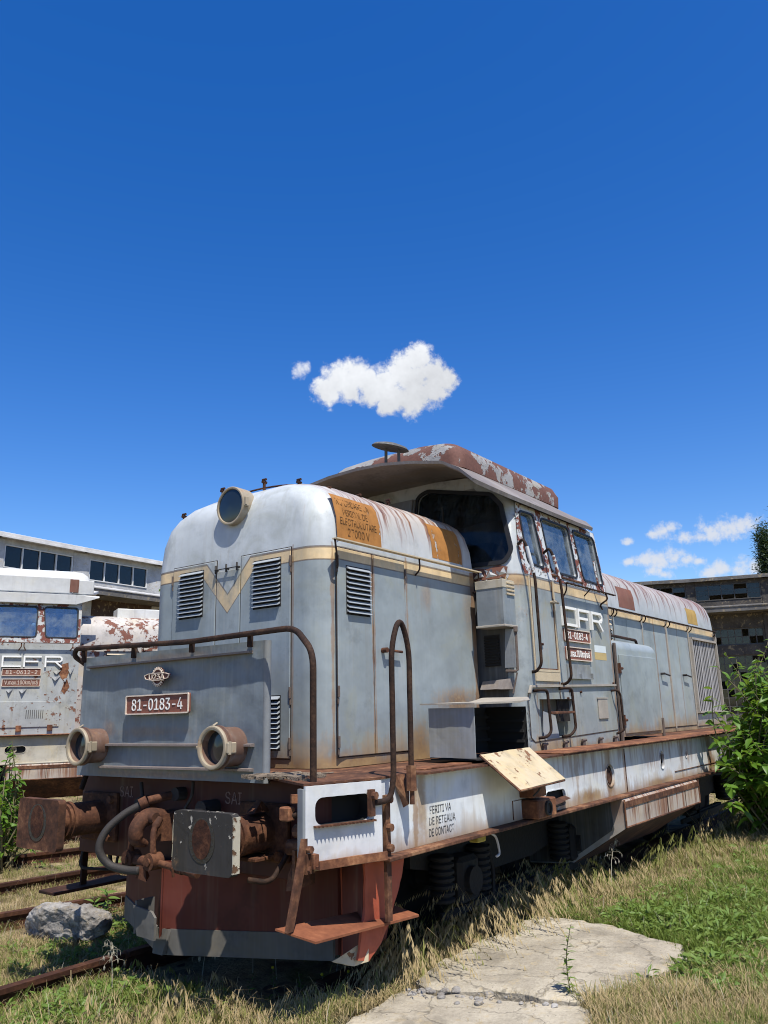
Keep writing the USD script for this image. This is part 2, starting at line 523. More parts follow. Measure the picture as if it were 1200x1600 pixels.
paint('peeling_frame', (.55, .55, .52), rust=.4, streak=.4, dirt=.5, chips=.66, rough_=.55, mottle=.4)
paint('roof_paint', (.30, .295, .285), rust=.45, streak=.4, dirt=.7, chips=.72, chipcol=(.105, .048, .036), rough_=.6, chip_scale=.27)
paint('visor_paint', (.20, .172, .155), rust=.46, streak=.55, dirt=.8, rough_=.6)
paint('cab_front_paint', (.20, .195, .19), rust=.35, streak=.4, dirt=.5, chips=.0, rough_=.6)
paint('dirt_shade_paint', (.085, .085, .082), rust=.45, streak=.6, dirt=.8, rough_=.7)  # dark and dirty, with shade put into the colour
paint('skirt_white', (.64, .67, .685), rust=.36, streak=.48, dirt=.9, foot=(.845, .15), rough_=.45, streak_top=(1.22, .30, .55, 2.6), mottle=.7, runs=[('x', .80, .035, .75), ('x', 3.0, .05, .5), ('x', 3.62, .07, .6), ('x', 4.0, .03, .6), ('x', 5.6, .06, .5), ('x', 6.6, .10, .7)], smears=[('x', 3.2, .90, .38, .08, .95), ('x', 3.66, .93, .14, .12, .9), ('x', 4.9, .88, .5, .05, .8), ('x', 2.6, .90, .25, .08, .8), ('x', .86, 1.10, .07, .3, .8), ('x', 6.7, .95, .25, .12, .9)])
paint('step_white', (.57, .58, .585), rust=.44, streak=.3, dirt=.8, foot=(.845, .09), rough_=.5, mottle=.5)
paint('flap_cream', (.52, .43, .28), rust=.62, streak=.9, dirt=1.2, rough_=.6, mottle=.9, chips=.12, chipcol=(.16, .08, .04))
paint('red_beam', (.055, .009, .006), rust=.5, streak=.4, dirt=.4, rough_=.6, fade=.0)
paint('red_wing_lit', (.40, .085, .040), rust=.55, streak=.4, dirt=.5, rough_=.65, fade=.0)  # bright copy of the plough red, sunlight put into the colour
paint('red_plow_shaded', (.105, .019, .010), rust=.50, streak=.45, dirt=.5, rough_=.65, fade=.0)  # dark copy of the same red, deep shade put into the colour
paint('plow_lip', (.12, .112, .10), rust=.45, streak=.3, dirt=.8, rough_=.7, fade=.08)
paint('grey_box', (.23, .245, .255), rust=.36, streak=.4, dirt=.7, rough_=.5)
paint('tank_paint', (.44, .42, .38), rust=.66, streak=.9, dirt=1.0, rough_=.6, streak_top=(.80, .40, .9, 3.0))
paint('old_white', (.60, .60, .575), rust=.32, streak=.45, dirt=.6, rough_=.55, mottle=.4)
paint('old_cab', (.40, .415, .40), rust=.40, streak=.5, dirt=.7, chips=.10, chipcol=(.16, .075, .045), rough_=.55, mottle=.8)
paint('old_hood', (.50, .46, .42), rust=.58, streak=.6, dirt=.9, chips=.40, chipcol=(.15, .06, .04), rough_=.6, chip_scale=.7)
paint('old_cream', (.52, .47, .37), rust=.48, streak=.5, dirt=.9, rough_=.55)
paint('red_primer', (.19, .078, .05), rust=.35, streak=.4, dirt=.4, rough_=.7, fade=.0)
rusty('rust')
rusty('rust_dark', (.45, .42, .42))
rusty('rust_light', (1.35, 1.25, 1.15), lo=.2)
rusty('rust_step', (1.25, .95, .85), scale=2.5, lo=.45, hi=.9, bump=.25)
rusty('pipe', (.36, .42, .46), scale=9, lo=.0, hi=.8)
rusty('coupler_iron', (.85, .80, .76), scale=7, lo=.1, hi=.8)
rusty('rail_steel', (.52, .46, .44), scale=5, lo=.1, hi=.85)
simple('seam', (.035, .024, .018), .8, bump=.1)
simple('dark_iron', (.022, .019, .017), .75, bump=.4)
simple('bogie_iron', (.009, .0075, .0065), .8, bump=.5)
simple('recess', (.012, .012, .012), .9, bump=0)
simple('louvre_paint', (.27, .295, .31), .5, var=.2, scale=14)
simple('louvre_cream', (.47, .385, .255), .5, var=.2, scale=14)
simple('grey_bars', (.36, .345, .33), .6, var=.35, scale=9)
simple('rubber', (.014, .014, .015), .55, bump=.1)
simple('hose', (.028, .024, .021), .7, bump=.3, scale=20)
simple('grease', (.016, .014, .012), .38, bump=.5, scale=9, spec=.6)


def worn(name, col, rough=.85, var=.5, scale=24.0, hole=.56, soft=.10, stretch=(1, 1, 1), fine=.4):
    """Paint that has partly rubbed off."""
    g = G()
    p = g.obj()
    n = g.noise(p, scale, 5, .65)
    c = g.mix(n, tuple(x * (1 - var) for x in col), tuple(x * (1 + var) for x in col))
    b = g.node('principled_bsdf', 'BSDF', base_color=c, roughness=rough, specular_ior_level=.2)
    h = g.m('multiply_add', g.noise(g.map(p, stretch), scale * .5, 6, .72), 1 - fine, g.m('multiply', g.noise(p, scale * 4, 3, .6), fine))
    f = g.sm(h, hole, hole + soft)
    M[name] = g.surf(name, g.node('mix_closure', 'closure', fac=f, closure1=b, closure2=g.node('transparent_bsdf', 'BSDF')))


worn('orange_primer', (.30, .135, .036), .7, .55, 9.0, .56, .06, (2.6, .2, .35), .25)
worn('yellow_primer', (.36, .235, .07), .7, .4, 9.0, .60, .06, (2.6, .2, .35), .25)
worn('chalk', (.20, .13, .11), scale=30, hole=.52)
worn('stencil', (.055, .055, .058), scale=26, hole=.50)
worn('stencil_rust', (.095, .046, .016), scale=24, hole=.47)
simple('cast_letters', (.74, .73, .68), .45, var=.15, scale=30)
simple('cast_cream', (.60, .50, .40), .5, var=.3, scale=30)
simple('plate_red', (.175, .062, .040), .6, var=.3, scale=12)
simple('emblem_red', (.085, .026, .020), .6, var=.3, scale=20)
paint('lamp_ring', (.36, .30, .21), rust=.92, streak=.3, dirt=1.0, rough_=.5, mottle=.6)
simple('interior', (.042, .038, .033), .7, var=.3, scale=5)
simple('interior_red', (.10, .045, .028), .75, var=.3, scale=5)
simple('tarp', (.13, .15, .16), .6)
simple('debris', (.16, .125, .09), .95, var=.6, scale=20, bump=.8)
simple('yellow_cap', (.32, .25, .045), .7)
simple('sticker_pale', (.55, .60, .60), .7, var=.12, scale=9)
simple('sticker_yellow', (.44, .33, .14), .7, var=.25, scale=9)


def glass(name, tint, dirt, ior=1.5, dirtcol=(.25, .27, .27)):
    g = G()
    o = g.obj()
    n = g.noise(o, 7.0, 6, .65)
    spk = g.noise(o, 60.0, 3, .6)
    tr = g.node('transparent_bsdf', 'BSDF', color=tint)
    gl = g.node('glossy_bsdf', 'BSDF', color=(1, 1, 1), roughness=.03)
    fr = g.node('fresnel', 'fac', IOR=ior)
    a = g.node('mix_closure', 'closure', fac=fr, closure1=tr, closure2=gl)
    df = g.node('diffuse_bsdf', 'BSDF', color=dirtcol)
    f = g.m('multiply', g.sm(g.m('multiply_add', spk, .06, g.m('multiply', n, .94)), .30, .75), dirt)
    M[name] = g.surf(name, g.node('mix_closure', 'closure', fac=f, closure1=a, closure2=df))


glass('cab_glass', (.86, .92, .95), .34, 2.2, (.30, .35, .37))
glass('windscreen_glass', (.45, .48, .48), .14, 1.3, (.10, .11, .11))
glass('house_glass', (.22, .25, .27), .30, 1.5, (.030, .036, .042))


def lens_mat():
    g = G()
    M['lens'] = g.surf('lens', g.node('principled_bsdf', 'BSDF', base_color=(.012, .018, .024), roughness=.12, specular_ior_level=.6))


lens_mat()


def leaf(name, a, b, trans=.35, rough=.45, spec=.45):
    g = G()
    r = g.node('geometry', 'random_per_island')
    c = g.mix(r, a, b)
    p = g.node('principled_bsdf', 'BSDF', base_color=c, roughness=rough, specular_ior_level=spec)
    t = g.node('translucent_bsdf', 'BSDF', color=g.mix(.55, c, (.22, .30, .03)))
    M[name] = g.surf(name, g.node('mix_closure', 'closure', fac=trans, closure1=p, closure2=t))


leaf('bush_leaf', (.105, .215, .022), (.25, .39, .05), .45)
leaf('poplar_leaf', (.018, .042, .018), (.040, .075, .026), .15)
leaf('grass_green', (.13, .175, .030), (.42, .42, .125), .3, .6, .25)
leaf('grass_dry', (.36, .275, .145), (.64, .52, .31), .25, .75, .2)
leaf('grass_mixed', (.20, .20, .060), (.42, .36, .15), .3, .7, .2)
leaf('oat_pale', (.52, .47, .36), (.66, .60, .48), .3, .7, .2)
leaf('weed_leaf', (.12, .19, .034), (.24, .31, .07), .3, .5, .3)
leaf('cover_leaf', (.15, .215, .042), (.32, .37, .09), .35, .5, .3)
leaf('flower_yellow', (.62, .50, .03), (.70, .60, .05), .2, .6, .2)
simple('stem', (.14, .12, .06), .8)
simple('bark', (.11, .085, .06), .9, bump=.6, scale=9)


def ground_mat():
    g = G()
    p = g.pos()
    x, y, z = g.xyz(p)
    big = g.noise(p, .55, 5, .6)
    mid = g.noise(p, 3.2, 6, .65)
    fine = g.noise(p, 38.0, 6, .7)
    straw = g.node('noise_texture', 'fac', vector=g.map(p, (60, 14, 30)), scale=1.0, detail=4, roughness=.65, distortion=1.5)
    soil = g.ramp(g.m('multiply_add', fine, .5, g.m('multiply', mid, .5)), [(.3, (.075, .055, .034)), (.5, (.16, .12, .075)), (.7, (.25, .20, .125))])
    dry = g.ramp(straw, [(.3, (.19, .14, .072)), (.55, (.42, .325, .18)), (.75, (.58, .47, .285))])
    grn = g.ramp(fine, [(.3, (.035, .05, .012)), (.6, (.085, .105, .028)), (.8, (.16, .165, .055))])
    c = g.mix(g.sm(mid, .40, .62), soil, dry)
    c = g.mix(g.m('multiply', g.sm(g.m('multiply_add', mid, .4, g.m('multiply', big, .6)), .50, .60), .8), c, grn)
    nb = g.bump(g.m('multiply_add', straw, .5, fine), .8, .03)
    M['ground'] = g.surf('ground', g.node('principled_bsdf', 'BSDF', base_color=c, roughness=.95, normal=nb, specular_ior_level=.1))


def concrete_mat(name, a, b, dark=.5, sc=1.0, bump=.6):
    g = G()
    p = g.pos()
    mid = g.noise(p, 2.4 * sc, 6, .62)
    fine = g.noise(p, 40 * sc, 6, .7)
    gravel = g.node('voronoi_texture', 'distance', vector=p, scale=55 * sc, feature='f1')
    c = g.mix(g.sm(g.m('multiply_add', fine, .35, g.m('multiply', mid, .65)), .34, .66), a, b)
    c = g.mix(g.m('multiply', g.sm(fine, .58, .72), dark), c, tuple(q * .42 for q in a))
    c = g.mix(g.m('multiply', g.sm(g.noise(p, 11 * sc, 6, .7), .54, .66), .55), c, (.36, .285, .165))
    c = g.mix(g.m('multiply', g.sm(g.noise(p, 1.6 * sc, 6, .7, .6), .52, .66), .6 * dark), c, tuple(q * .6 for q in a))
    cr = g.node('voronoi_texture', 'distance', vector=g.node('vector_math', 'vector', math_type='add', vector1=p, vector2=g.node('vector_math', 'vector', math_type='scale', vector1=g.node('noise_texture', 'color', vector=p, scale=3.0 * sc, detail=4, roughness=.6), scale=.35)), scale=2.2 * sc, feature='distance_to_edge')
    c = g.mix(g.m('multiply', g.m('subtract', 1.0, g.sm(cr, .0, .018)), .55 * dark), c, tuple(q * .3 for q in a))
    nb = g.bump(g.m('multiply_add', gravel, .5, fine), bump, .012)
    M[name] = g.surf(name, g.node('principled_bsdf', 'BSDF', base_color=c, roughness=.92, normal=nb, specular_ior_level=.15))


ground_mat()
concrete_mat('slab_concrete', (.235, .205, .155), (.42, .375, .29), 1.0)
concrete_mat('old_stone', (.115, .10, .085), (.34, .325, .30), .8)
concrete_mat('wall_white', (.30, .30, .295), (.50, .50, .49), .35, .6, .3)
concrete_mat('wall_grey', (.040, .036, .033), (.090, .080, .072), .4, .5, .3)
concrete_mat('wall_brown', (.050, .033, .027), (.085, .058, .048), .4, .6, .3)
concrete_mat('roof_felt', (.085, .082, .078), (.15, .145, .14), .4, .4, .3)
concrete_mat('sleeper_wood', (.055, .042, .032), (.11, .085, .065), .5, 1.0, .6)
# ------------------------------------------------------------------ the locomotive
def arc(cx, cy, r, a0, a1, n=7):
    t = np.radians(np.linspace(a0, a1, n))
    return [(cx + r * math.cos(q), cy + r * math.sin(q)) for q in t]


def hood_mesh(x0, x1, front=True):
    """The bonnet: flat sides, rounded shoulders, an end that is rounded in plan and leans back at the top. x0 is the rounded end."""
    s = 1 if front else -1
    rings = [(1.255, .90, 0, .20), (2.66, .90, 0, .20), (2.86, .888, .008, .22), (2.99, .852, .024, .24), (3.07, .795, .050, .26), (3.135, .70, .095, .25), (3.19, .545, .18, .2), (3.235, .29, .32, .15), (3.25, .10, .44, .05)]
    pts = []
    for z, hw, back, r in rings:
        xf = x0 + s * back
        for sy in (-1, 1):
            for a, b in arc(0, 0, r, 0, 90, 7):
                pts.append((xf + s * (r - a), sy * (hw - r + b), z))
        xr = x1 - s * max(0, (z - 2.7) * .12)
        pts += [(xr, -hw, z), (xr, hw, z)]
    return hull(pts)


def louvre(t, w, h, n, parent, mat, back='recess'):
    """A field of pressed slats, w by h, its lower left corner at the origin of the frame t."""
    part(parent, 'louvre_recess', at(bx(-.004, w + .004, -.004, h + .004, .0045, .0105), t), back)
    p = h / n
    for i in range(n):
        z1 = h - i * p
        prof = [(z1 - .002, .010), (z1 - p * .30, .014), (z1 - p * .72, .036), (z1 - p * .80, .034), (z1 - p * .42, .009)]
        a = [(.003, q[0], q[1]) for q in prof] + [(w - .003, q[0], q[1]) for q in prof]
        part(parent, 'slat', at(hull(a), t), mat)


def door(T, t, w, h, mat, name='bonnet_door', hinge=None, handle=None, label=None):
    """A sheet-metal door, its lower left corner at the origin of t, over a dark joint."""
    d = part(T, name, at(bx(.004, w - .004, .004, h - .004, .001, .010, .003), t), mat, label=label)
    part(d, 'door_joint', at(ext(sbox(-.003, -.003, w + .003, h + .003), .0035), t), 'seam')
    if hinge is not None:
        for z in (.30 * h, .93 * h, .07 * h):
            part(d, 'hinge', at(cat(cyl((hinge, z - .035, .014), (hinge, z + .035, .014), .008, n=8), cyl((hinge, z - .075, .010), (hinge, z - .04, .010), .006, n=8)), t), 'hinge_iron')
    return d


def rail_loop(T, name, pts, r, mat, rad=.06, n=10, label=None):
    return part(T, name, tube(bent(pts, rad), r, n), mat, smooth=True, label=label)


def arch(y, kind):
    P = {'lip': [(0, 3.685), (.3, 3.672), (.6, 3.625), (.95, 3.545), (1.12, 3.45), (1.25, 3.335)],
         'body': [(0, 3.72), (.3, 3.715), (.6, 3.69), (.82, 3.645), (1.0, 3.52), (1.25, 3.325)]}[kind]
    a = np.array(P)
    return float(np.interp(abs(y), a[:, 0], a[:, 1]))


def build_roof(T, V):
    ys = np.r_[-1.25, -1.20, -1.12, -1.03, -.95, -.82, -.6, -.3, 0, .3, .6, .82, .95, 1.03, 1.12, 1.20, 1.25]
    us = np.r_[0, .03, .12, .25, .45, .65, .85, 1.0]
    top, bot = [], []
    for u in us:
        for y in ys:
            xl = 2.225 - .10 * (y / 1.25) ** 2
            xr = 5.05 - .55 * (abs(y) / 1.25) ** 3
            x = xl + (xr - xl) * u
            f = min(1, max(0, (x - xl) / .45)) * min(1, max(0, (xr - x) / .45))
            z = arch(y, 'lip') * (1 - f) + arch(y, 'body') * f
            top.append((x, y, z))
            bot.append((x + (.012 if u < .01 else 0), y * .992, min(z - (.022 if u < .01 else .032), 3.645 if f > .5 else 9)))
    nu, ny = len(us), len(ys)
    F = []
    N = nu * ny
    for i in range(nu - 1):
        for j in range(ny - 1):
            a, b, c, d = i * ny + j, i * ny + j + 1, (i + 1) * ny + j + 1, (i + 1) * ny + j
            F += [(a, c, b), (a, d, c), (N + a, N + b, N + c), (N + a, N + c, N + d)]
    loop = [j for j in range(ny)] + [i * ny + ny - 1 for i in range(1, nu)] + [(nu - 1) * ny + j for j in range(ny - 2, -1, -1)] + [i * ny for i in range(nu - 2, 0, -1)]
    for k in range(len(loop)):
        a, b = loop[k], loop[(k + 1) % len(loop)]
        F += [(a, b, N + b), (a, N + b, N + a)]
    rf = part(T, 'cab_roof', trimesh.Trimesh(np.array(top + bot), F, process=False), V['visor'], smooth=38)
    pts = []
    for z, hw, xf, xr, r in ((3.662, .80, 2.70, 4.80, .10), (3.78, .80, 2.71, 4.83, .12), (3.87, .76, 2.735, 4.80, .14), (3.935, .66, 2.78, 4.74, .14), (3.985, .42, 2.86, 4.68, .14), (4.01, .12, 2.95, 4.6, .08)):
        for sy in (-1, 1):
            for a, b in arc(0, 0, r, 0, 90, 6):
                pts.append((xf + r - a, sy * (hw - r + b), z))
                pts.append((xr - r + a, sy * (hw - r + b), z))
    part(rf, 'roof_crown', hull(pts), V['roof'], smooth=32)
    return rf


def cab_points(o, z0):
    """The cab's solid, o metres inside its outer face."""
    pts = []
    secs = [(z0, 1.27, 2.72, .13), (2.62, 1.27, 2.72, .13), (3.30, 1.185, 2.72 + .24 * .68, .12), (3.50, .98, 2.72 + .24 * .88, .1), (3.62, .80, 2.72 + .24 * 1.0, .1), (3.67, .10, 2.72 + .24 * 1.05, .05)]
    for z, hw, xf, r in secs:
        r2 = max(.02, r - o)
        for sy in (-1, 1):
            for a, b in arc(0, 0, r2, 0, 90, 7):
                pts.append((xf + o + r2 - a, sy * (hw - o - r2 + b), z - (o if z > 3.2 else 0)))
            pts += [(4.66 - o, sy * (hw - o), z - (o if z > 3.2 else 0))]
    return pts


SIDE_WINDOWS = [[(2.975, 2.785), (3.285, 2.772), (3.246, 3.245), (2.985, 3.235)], [(3.425, 2.765), (3.985, 2.765), (3.985, 3.25), (3.40, 3.245)], [(4.135, 2.765), (4.605, 2.762), (4.60, 3.245), (4.09, 3.25)]]
SCREEN = [(-.22, 2.80), (-1.15, 2.775), (-1.205, 2.86), (-1.08, 3.28), (-.97, 3.40), (-.30, 3.555), (-.20, 3.52)]


def soften(poly, r):
    return Polygon(poly).buffer(-r).buffer(r, quad_segs=6)


def prism_y(poly, y0, y1):
    """A polygon in (x, z) drawn out along y."""
    m = ext(poly, y1 - y0)
    v = np.array(m.vertices)
    m.vertices = np.c_[v[:, 0], y1 - v[:, 2], v[:, 1]]
    return m


def prism_x(poly, x0, x1):
    """A polygon in (y, z) drawn out along x."""
    m = ext(poly, x1 - x0)
    v = np.array(m.vertices)
    m.vertices = np.c_[x0 + v[:, 2], v[:, 0], v[:, 1]]
    return m


def man(m):
    m = tm(m).copy(); m.merge_vertices()
    return m3.Manifold(m3.Mesh(np.array(m.vertices, np.float32), np.array(m.faces, np.uint32)))


def wall_y(z):
    return 1.27 if z < 2.62 else 1.27 - .125 * (z - 2.62)


def drape_side(poly, sy, off, thick):
    """A flat polygon in (x, z) laid on the leaning upper side wall of the cab."""
    m = ext(poly, thick)
    v = np.array(m.vertices)
    y = np.array([wall_y(z) for z in v[:, 1]])
    m.vertices = np.c_[v[:, 0], sy * (y + off + v[:, 2]), v[:, 1]]
    if sy < 0:
        m.invert()
    m.fix_normals()
    return m


def drape_front(poly, off, thick):
    """A polygon in (y, z) laid on the leaning front wall of the cab."""
    m = ext(poly, thick)
    v = np.array(m.vertices)
    x = 2.72 + .24 * np.maximum(0, v[:, 1] - 2.62)
    m.vertices = np.c_[x - off - v[:, 2], v[:, 0], v[:, 1]]
    m.fix_normals()
    return m


def build_cab(T, V, main):
    lower = mhull([p for p in cab_points(0, 1.235) if p[2] < 2.63])
    whole = mhull(cab_points(0, 1.235))
    inner = mhull(cab_points(.05, 1.75))
    shell = whole - inner
    wins = [soften(w, .045) for w in SIDE_WINDOWS]
    for w in wins:
        shell = shell - man(prism_y(w, -1.6, 1.6))
    screens = [soften(SCREEN, .07), soften([(-a, b) for a, b in SCREEN], .07)]
    for s in screens:
        shell = shell - man(prism_x(s, 2.5, 3.15))
    rear = [sbox(.25, 2.82, 1.0, 3.40).buffer(-.05).buffer(.05), sbox(-1.0, 2.82, -.25, 3.40).buffer(-.05).buffer(.05)]
    for s in rear:
        shell = shell - man(prism_x(s, 4.5, 4.9))
    if main:   # the broken inspection hatch low on the side
        hole = sbox(2.985, 1.345, 3.645, 1.655)
        shell = shell - man(prism_y(hole, -1.6, -1.1))
    body = part(T, 'cab_body', shell, V['cab'], smooth=35)
    part(body, 'cab_floor', bx(2.80, 4.6, -1.2, 1.2, 1.752, 1.80), 'interior')
    if main:
        part(body, 'hatch_recess', cat(bx(2.975, 3.655, -1.215, -1.0, 1.335, 1.34), bx(2.975, 3.655, -1.005, -1.0, 1.335, 1.67), bx(2.975, 2.98, -1.215, -1.0, 1.335, 1.67), bx(3.65, 3.655, -1.215, -1.0, 1.335, 1.67)), 'interior')
        part(body, 'loose_sheet', hull([(3.04, -1.262, 1.345), (3.33, -1.262, 1.345), (3.10, -1.24, 1.56), (3.33, -1.24, 1.52), (3.04, -1.25, 1.345), (3.33, -1.25, 1.345)]), 'grey_box')
        part(body, 'inner_grille', cat(*[bx(3.40 + .024 * k, 3.41 + .024 * k, -1.235, -1.22, 1.47, 1.65) for k in range(10)]), 'dark_iron')
    # windows of both sides
    for sy in (-1, 1):
        for w in wins:
            ring = w.buffer(.014).difference(w.buffer(-.004))
            fr = part(T, 'side_window', drape_side(ring, sy, .001, .012), 'rubber')
            part(fr, 'pane', drape_side(w, sy, -.024, .004), 'cab_glass')
    for k, s in enumerate(screens):
        ring = s.buffer(.03).difference(s.buffer(-.006))
        fr = part(T, 'windscreen', drape_front(ring, .002, .016), 'rubber')
        part(fr, 'pane', drape_front(s, -.03, .005), 'windscreen_glass')
    if main:
        part(T, 'wiper', cat(tube([(2.83, -.56, 2.86), (2.80, -.53, 3.0), (2.868, -.50, 3.36)], .008, 6), bx(2.855, 2.862, -.515, -.50, 3.02, 3.36)), 'dark_iron')
    for s in rear:
        part(T, 'rear_window', prism_x(s, 4.62, 4.626), 'cab_glass')
    # what shows inside
    part(body, 'control_desk', cat(bx(2.86, 3.25, -1.05, .75, 1.8, 2.70, .04), bx(2.98, 3.3, -.6, -.1, 2.70, 2.86, .03)), 'interior')
    part(body, 'cupboard', cat(bx(4.25, 4.58, -.22, .22, 1.8, 3.3, .02)), 'interior')
    part(body, 'driver_seat', cat(bx(3.55, 3.95, -.85, -.45, 2.2, 2.32, .04), bx(3.9, 4.0, -.85, -.45, 2.3, 2.95, .04), cyl((3.75, -.65, 1.8), (3.75, -.65, 2.2), .05)), 'interior_red')
    # skin of the upper side: white flaking posts between the panes
    for sy in (-1, 1):
        up = sbox(2.86, 2.672, 4.652, 3.32).difference(unary_union([w.buffer(.015) for w in wins]))
        up = up.intersection(Polygon([(2.80, 2.672), (4.652, 2.672), (4.652, 3.31), (2.95, 3.31)]))
        part(T, 'window_post', drape_side(up, sy, .0015, .003), V['posts'])
    # the corner post and front
    fr = Polygon([(-1.12, 2.64), (1.12, 2.64), (1.12, 2.9), (1.04, 3.24), (.80, 3.5), (-.80, 3.5), (-1.04, 3.24), (-1.12, 2.9)]).difference(unary_union([s.buffer(.032) for s in screens]))
    part(T, 'front_sheet', drape_front(fr, .0015, .003), V['front'])
    part(T, 'front_wall_sheet', cat(bx(2.712, 2.719, -1.14, -.30, 1.26, 2.62), bx(2.712, 2.719, .30, 1.14, 1.26, 2.62)), 'dirt_shade_paint' if main else V['front'])  # dark sheet: dirt plus painted shade of the recess by the bonnet
    part(T, 'centre_post', cat(drape_front(sbox(-.17, 2.72, .17, 3.5), .004, .05), drape_front(sbox(-.185, 2.72, -.17, 3.5), .004, .03), drape_front(sbox(.17, 2.72, .185, 3.5), .004, .03)), V['front'])
    return body


def wheelset(T, x):
    p = None
    prof = [(.06, -.06), (.10, -.06), (.10, -.03), (.33, -.025), (.36, -.055), (.415, -.055), (.42, .04), (.455, .05), (.455, .075), (.35, .075), (.33, .03), (.09, .04), (.09, .06), (.06, .06)]
    for sy in (-1, 1):
        m = lathe(prof, 28)
        m.apply_transform(frame((x, sy * .70, .47), (1, 0, 0), (0, 0, 1)) if sy > 0 else frame((x, sy * .70, .47), (-1, 0, 0), (0, 0, 1)))
        part(T, 'wheel', m, 'bogie_iron', smooth=30)
    part(T, 'axle', cyl((x, -.95, .47), (x, .95, .47), .07), 'dark_iron')


def spring(x, y, z0, z1, r=.085):
    n = 7
    prof = []
    for k in range(n):
        a, b = z0 + (z1 - z0) * k / n, z0 + (z1 - z0) * (k + 1) / n
        h = b - a
        prof += [(r * .72, a), (r, a + h * .25), (r, a + h * .65), (r * .72, a + h * .9)]
    m = lathe([(0, z0)] + prof + [(0, z1)], 16)
    m.apply_translation((x, y, 0))
    return m


def bogie(T, xs, main=True):
    for x in xs:
        wheelset(T, x)
        for sy in (-1, 1):
            part(T, 'axle_box', cat(bx(x - .13, x + .13, sy * .98, sy * 1.18, .33, .62, .03), cyl((x, sy * 1.18, .47), (x, sy * 1.22, .47), .09)), 'bogie_iron')
            for dx in (-.24, .24):
                part(T, 'coil_spring', spring(x + dx, sy * 1.10, .36, .66), 'bogie_iron', smooth=40)
    for sy in (-1, 1):
        a, b = min(xs) - .5, max(xs) + .5
        fr = [(a, .70), (b, .70), (b, .60), (max(xs) + .3, .56), ((a + b) / 2 + .3, .44), ((a + b) / 2 - .3, .44), (min(xs) - .3, .56), (a, .60)]
        part(T, 'bogie_frame', prism_y(Polygon(fr), sy * 1.0 - .03, sy * 1.0 + .03), 'bogie_iron')
        part(T, 'brake_rigging', cat(*[tube(smooth_path([(x + .34, sy * 1.12, .64), (x + .40, sy * 1.12, .45), (x + .36, sy * 1.12, .22)]), .02, 6) for x in xs], bx(a + .2, b - .2, sy * 1.12 - .012, sy * 1.12 + .012, .26, .31), bx(min(xs) + .2, max(xs) - .25, sy * 1.02, sy * 1.08, .20, .32)), 'bogie_iron')


def number_plate(T, t, w, h, words, mat='plate_red', bold=False, cw=.80, ch=.56, letters='cast_letters', rim=True):
    p = part(T, 'number_plate', at(ext(rrect(-w / 2, -h / 2, w / 2, h / 2, .012), .012), t), mat)
    if rim:
        o = rrect(-w / 2, -h / 2, w / 2, h / 2, .012)
        part(p, 'plate_rim', at(ext(o.difference(o.buffer(-.008)), .008, .012), t), 'cast_cream')
    part(p, 'lettering', at(text_fit(words, w * cw, h * ch, .0035, bold), t @ trimesh.transformations.translation_matrix((0, 0, .012))), letters)
    return p


def cfr_letters(T, V):
    """Three raised letters on the cab side; strokes of bent bar."""
    y = -1.27
    t = SIDE(0, y, 0)
    w = .023
    L = {'C': [[(3.80, 2.447), (3.535, 2.447), (3.535, 2.297), (3.80, 2.297)]],
         'F': [[(4.095, 2.447), (3.845, 2.447), (3.845, 2.285)], [(3.86, 2.372), (4.05, 2.372)]],
         'R': [[(4.155, 2.285), (4.155, 2.447), (4.37, 2.447), (4.395, 2.425), (4.395, 2.395), (4.37, 2.372), (4.17, 2.372)], [(4.30, 2.372), (4.40, 2.285)]]}
    for k, lines in L.items():
        g = unary_union([LineString(q).buffer(w / 2, cap_style='flat', join_style='mitre') for q in lines])
        part(T, 'raised_letter', at(ext(g, .030, .001), t), V['letters'])


def cabinet(T, mat):
    """The big cupboard beside the rear bonnet, with a rounded top edge."""
    pts = []
    for x in (4.76, 6.00):
        pts += [(x, -.9, 2.30), (x, -1.16, 2.24)] + [(x, -1.16 - b, 2.14 + a) for a, b in [(.09, 0.03), (.07, .06), (.04, .08), (0, .09)]] + [(x, -1.25, 1.29), (x, -.9, 1.29)]
    p = part(T, 'side_cabinet', hull(pts), mat, smooth=30)
    part(p, 'cabinet_door', at(bx(.02, 1.10, .03, .80, 0, .014, .004), SIDE(4.84, -1.25, 1.29)), mat)
    part(p, 'cabinet_edge', cat(bx(4.74, 4.775, -1.272, -1.245, 1.25, 2.2, .005), bx(5.985, 6.02, -1.268, -1.24, 1.25, 1.45, .005)), 'hinge_iron')
    part(p, 'cabinet_latch', cat(cyl((4.80, -1.275, 1.95), (4.88, -1.275, 1.95), .014), cyl((4.80, -1.28, 1.45), (4.86, -1.28, 1.45), .014), bx(4.79, 4.81, -1.29, -1.26, 1.90, 2.0), bx(4.79, 4.81, -1.29, -1.26, 1.40, 1.5)), 'rust')
    return p


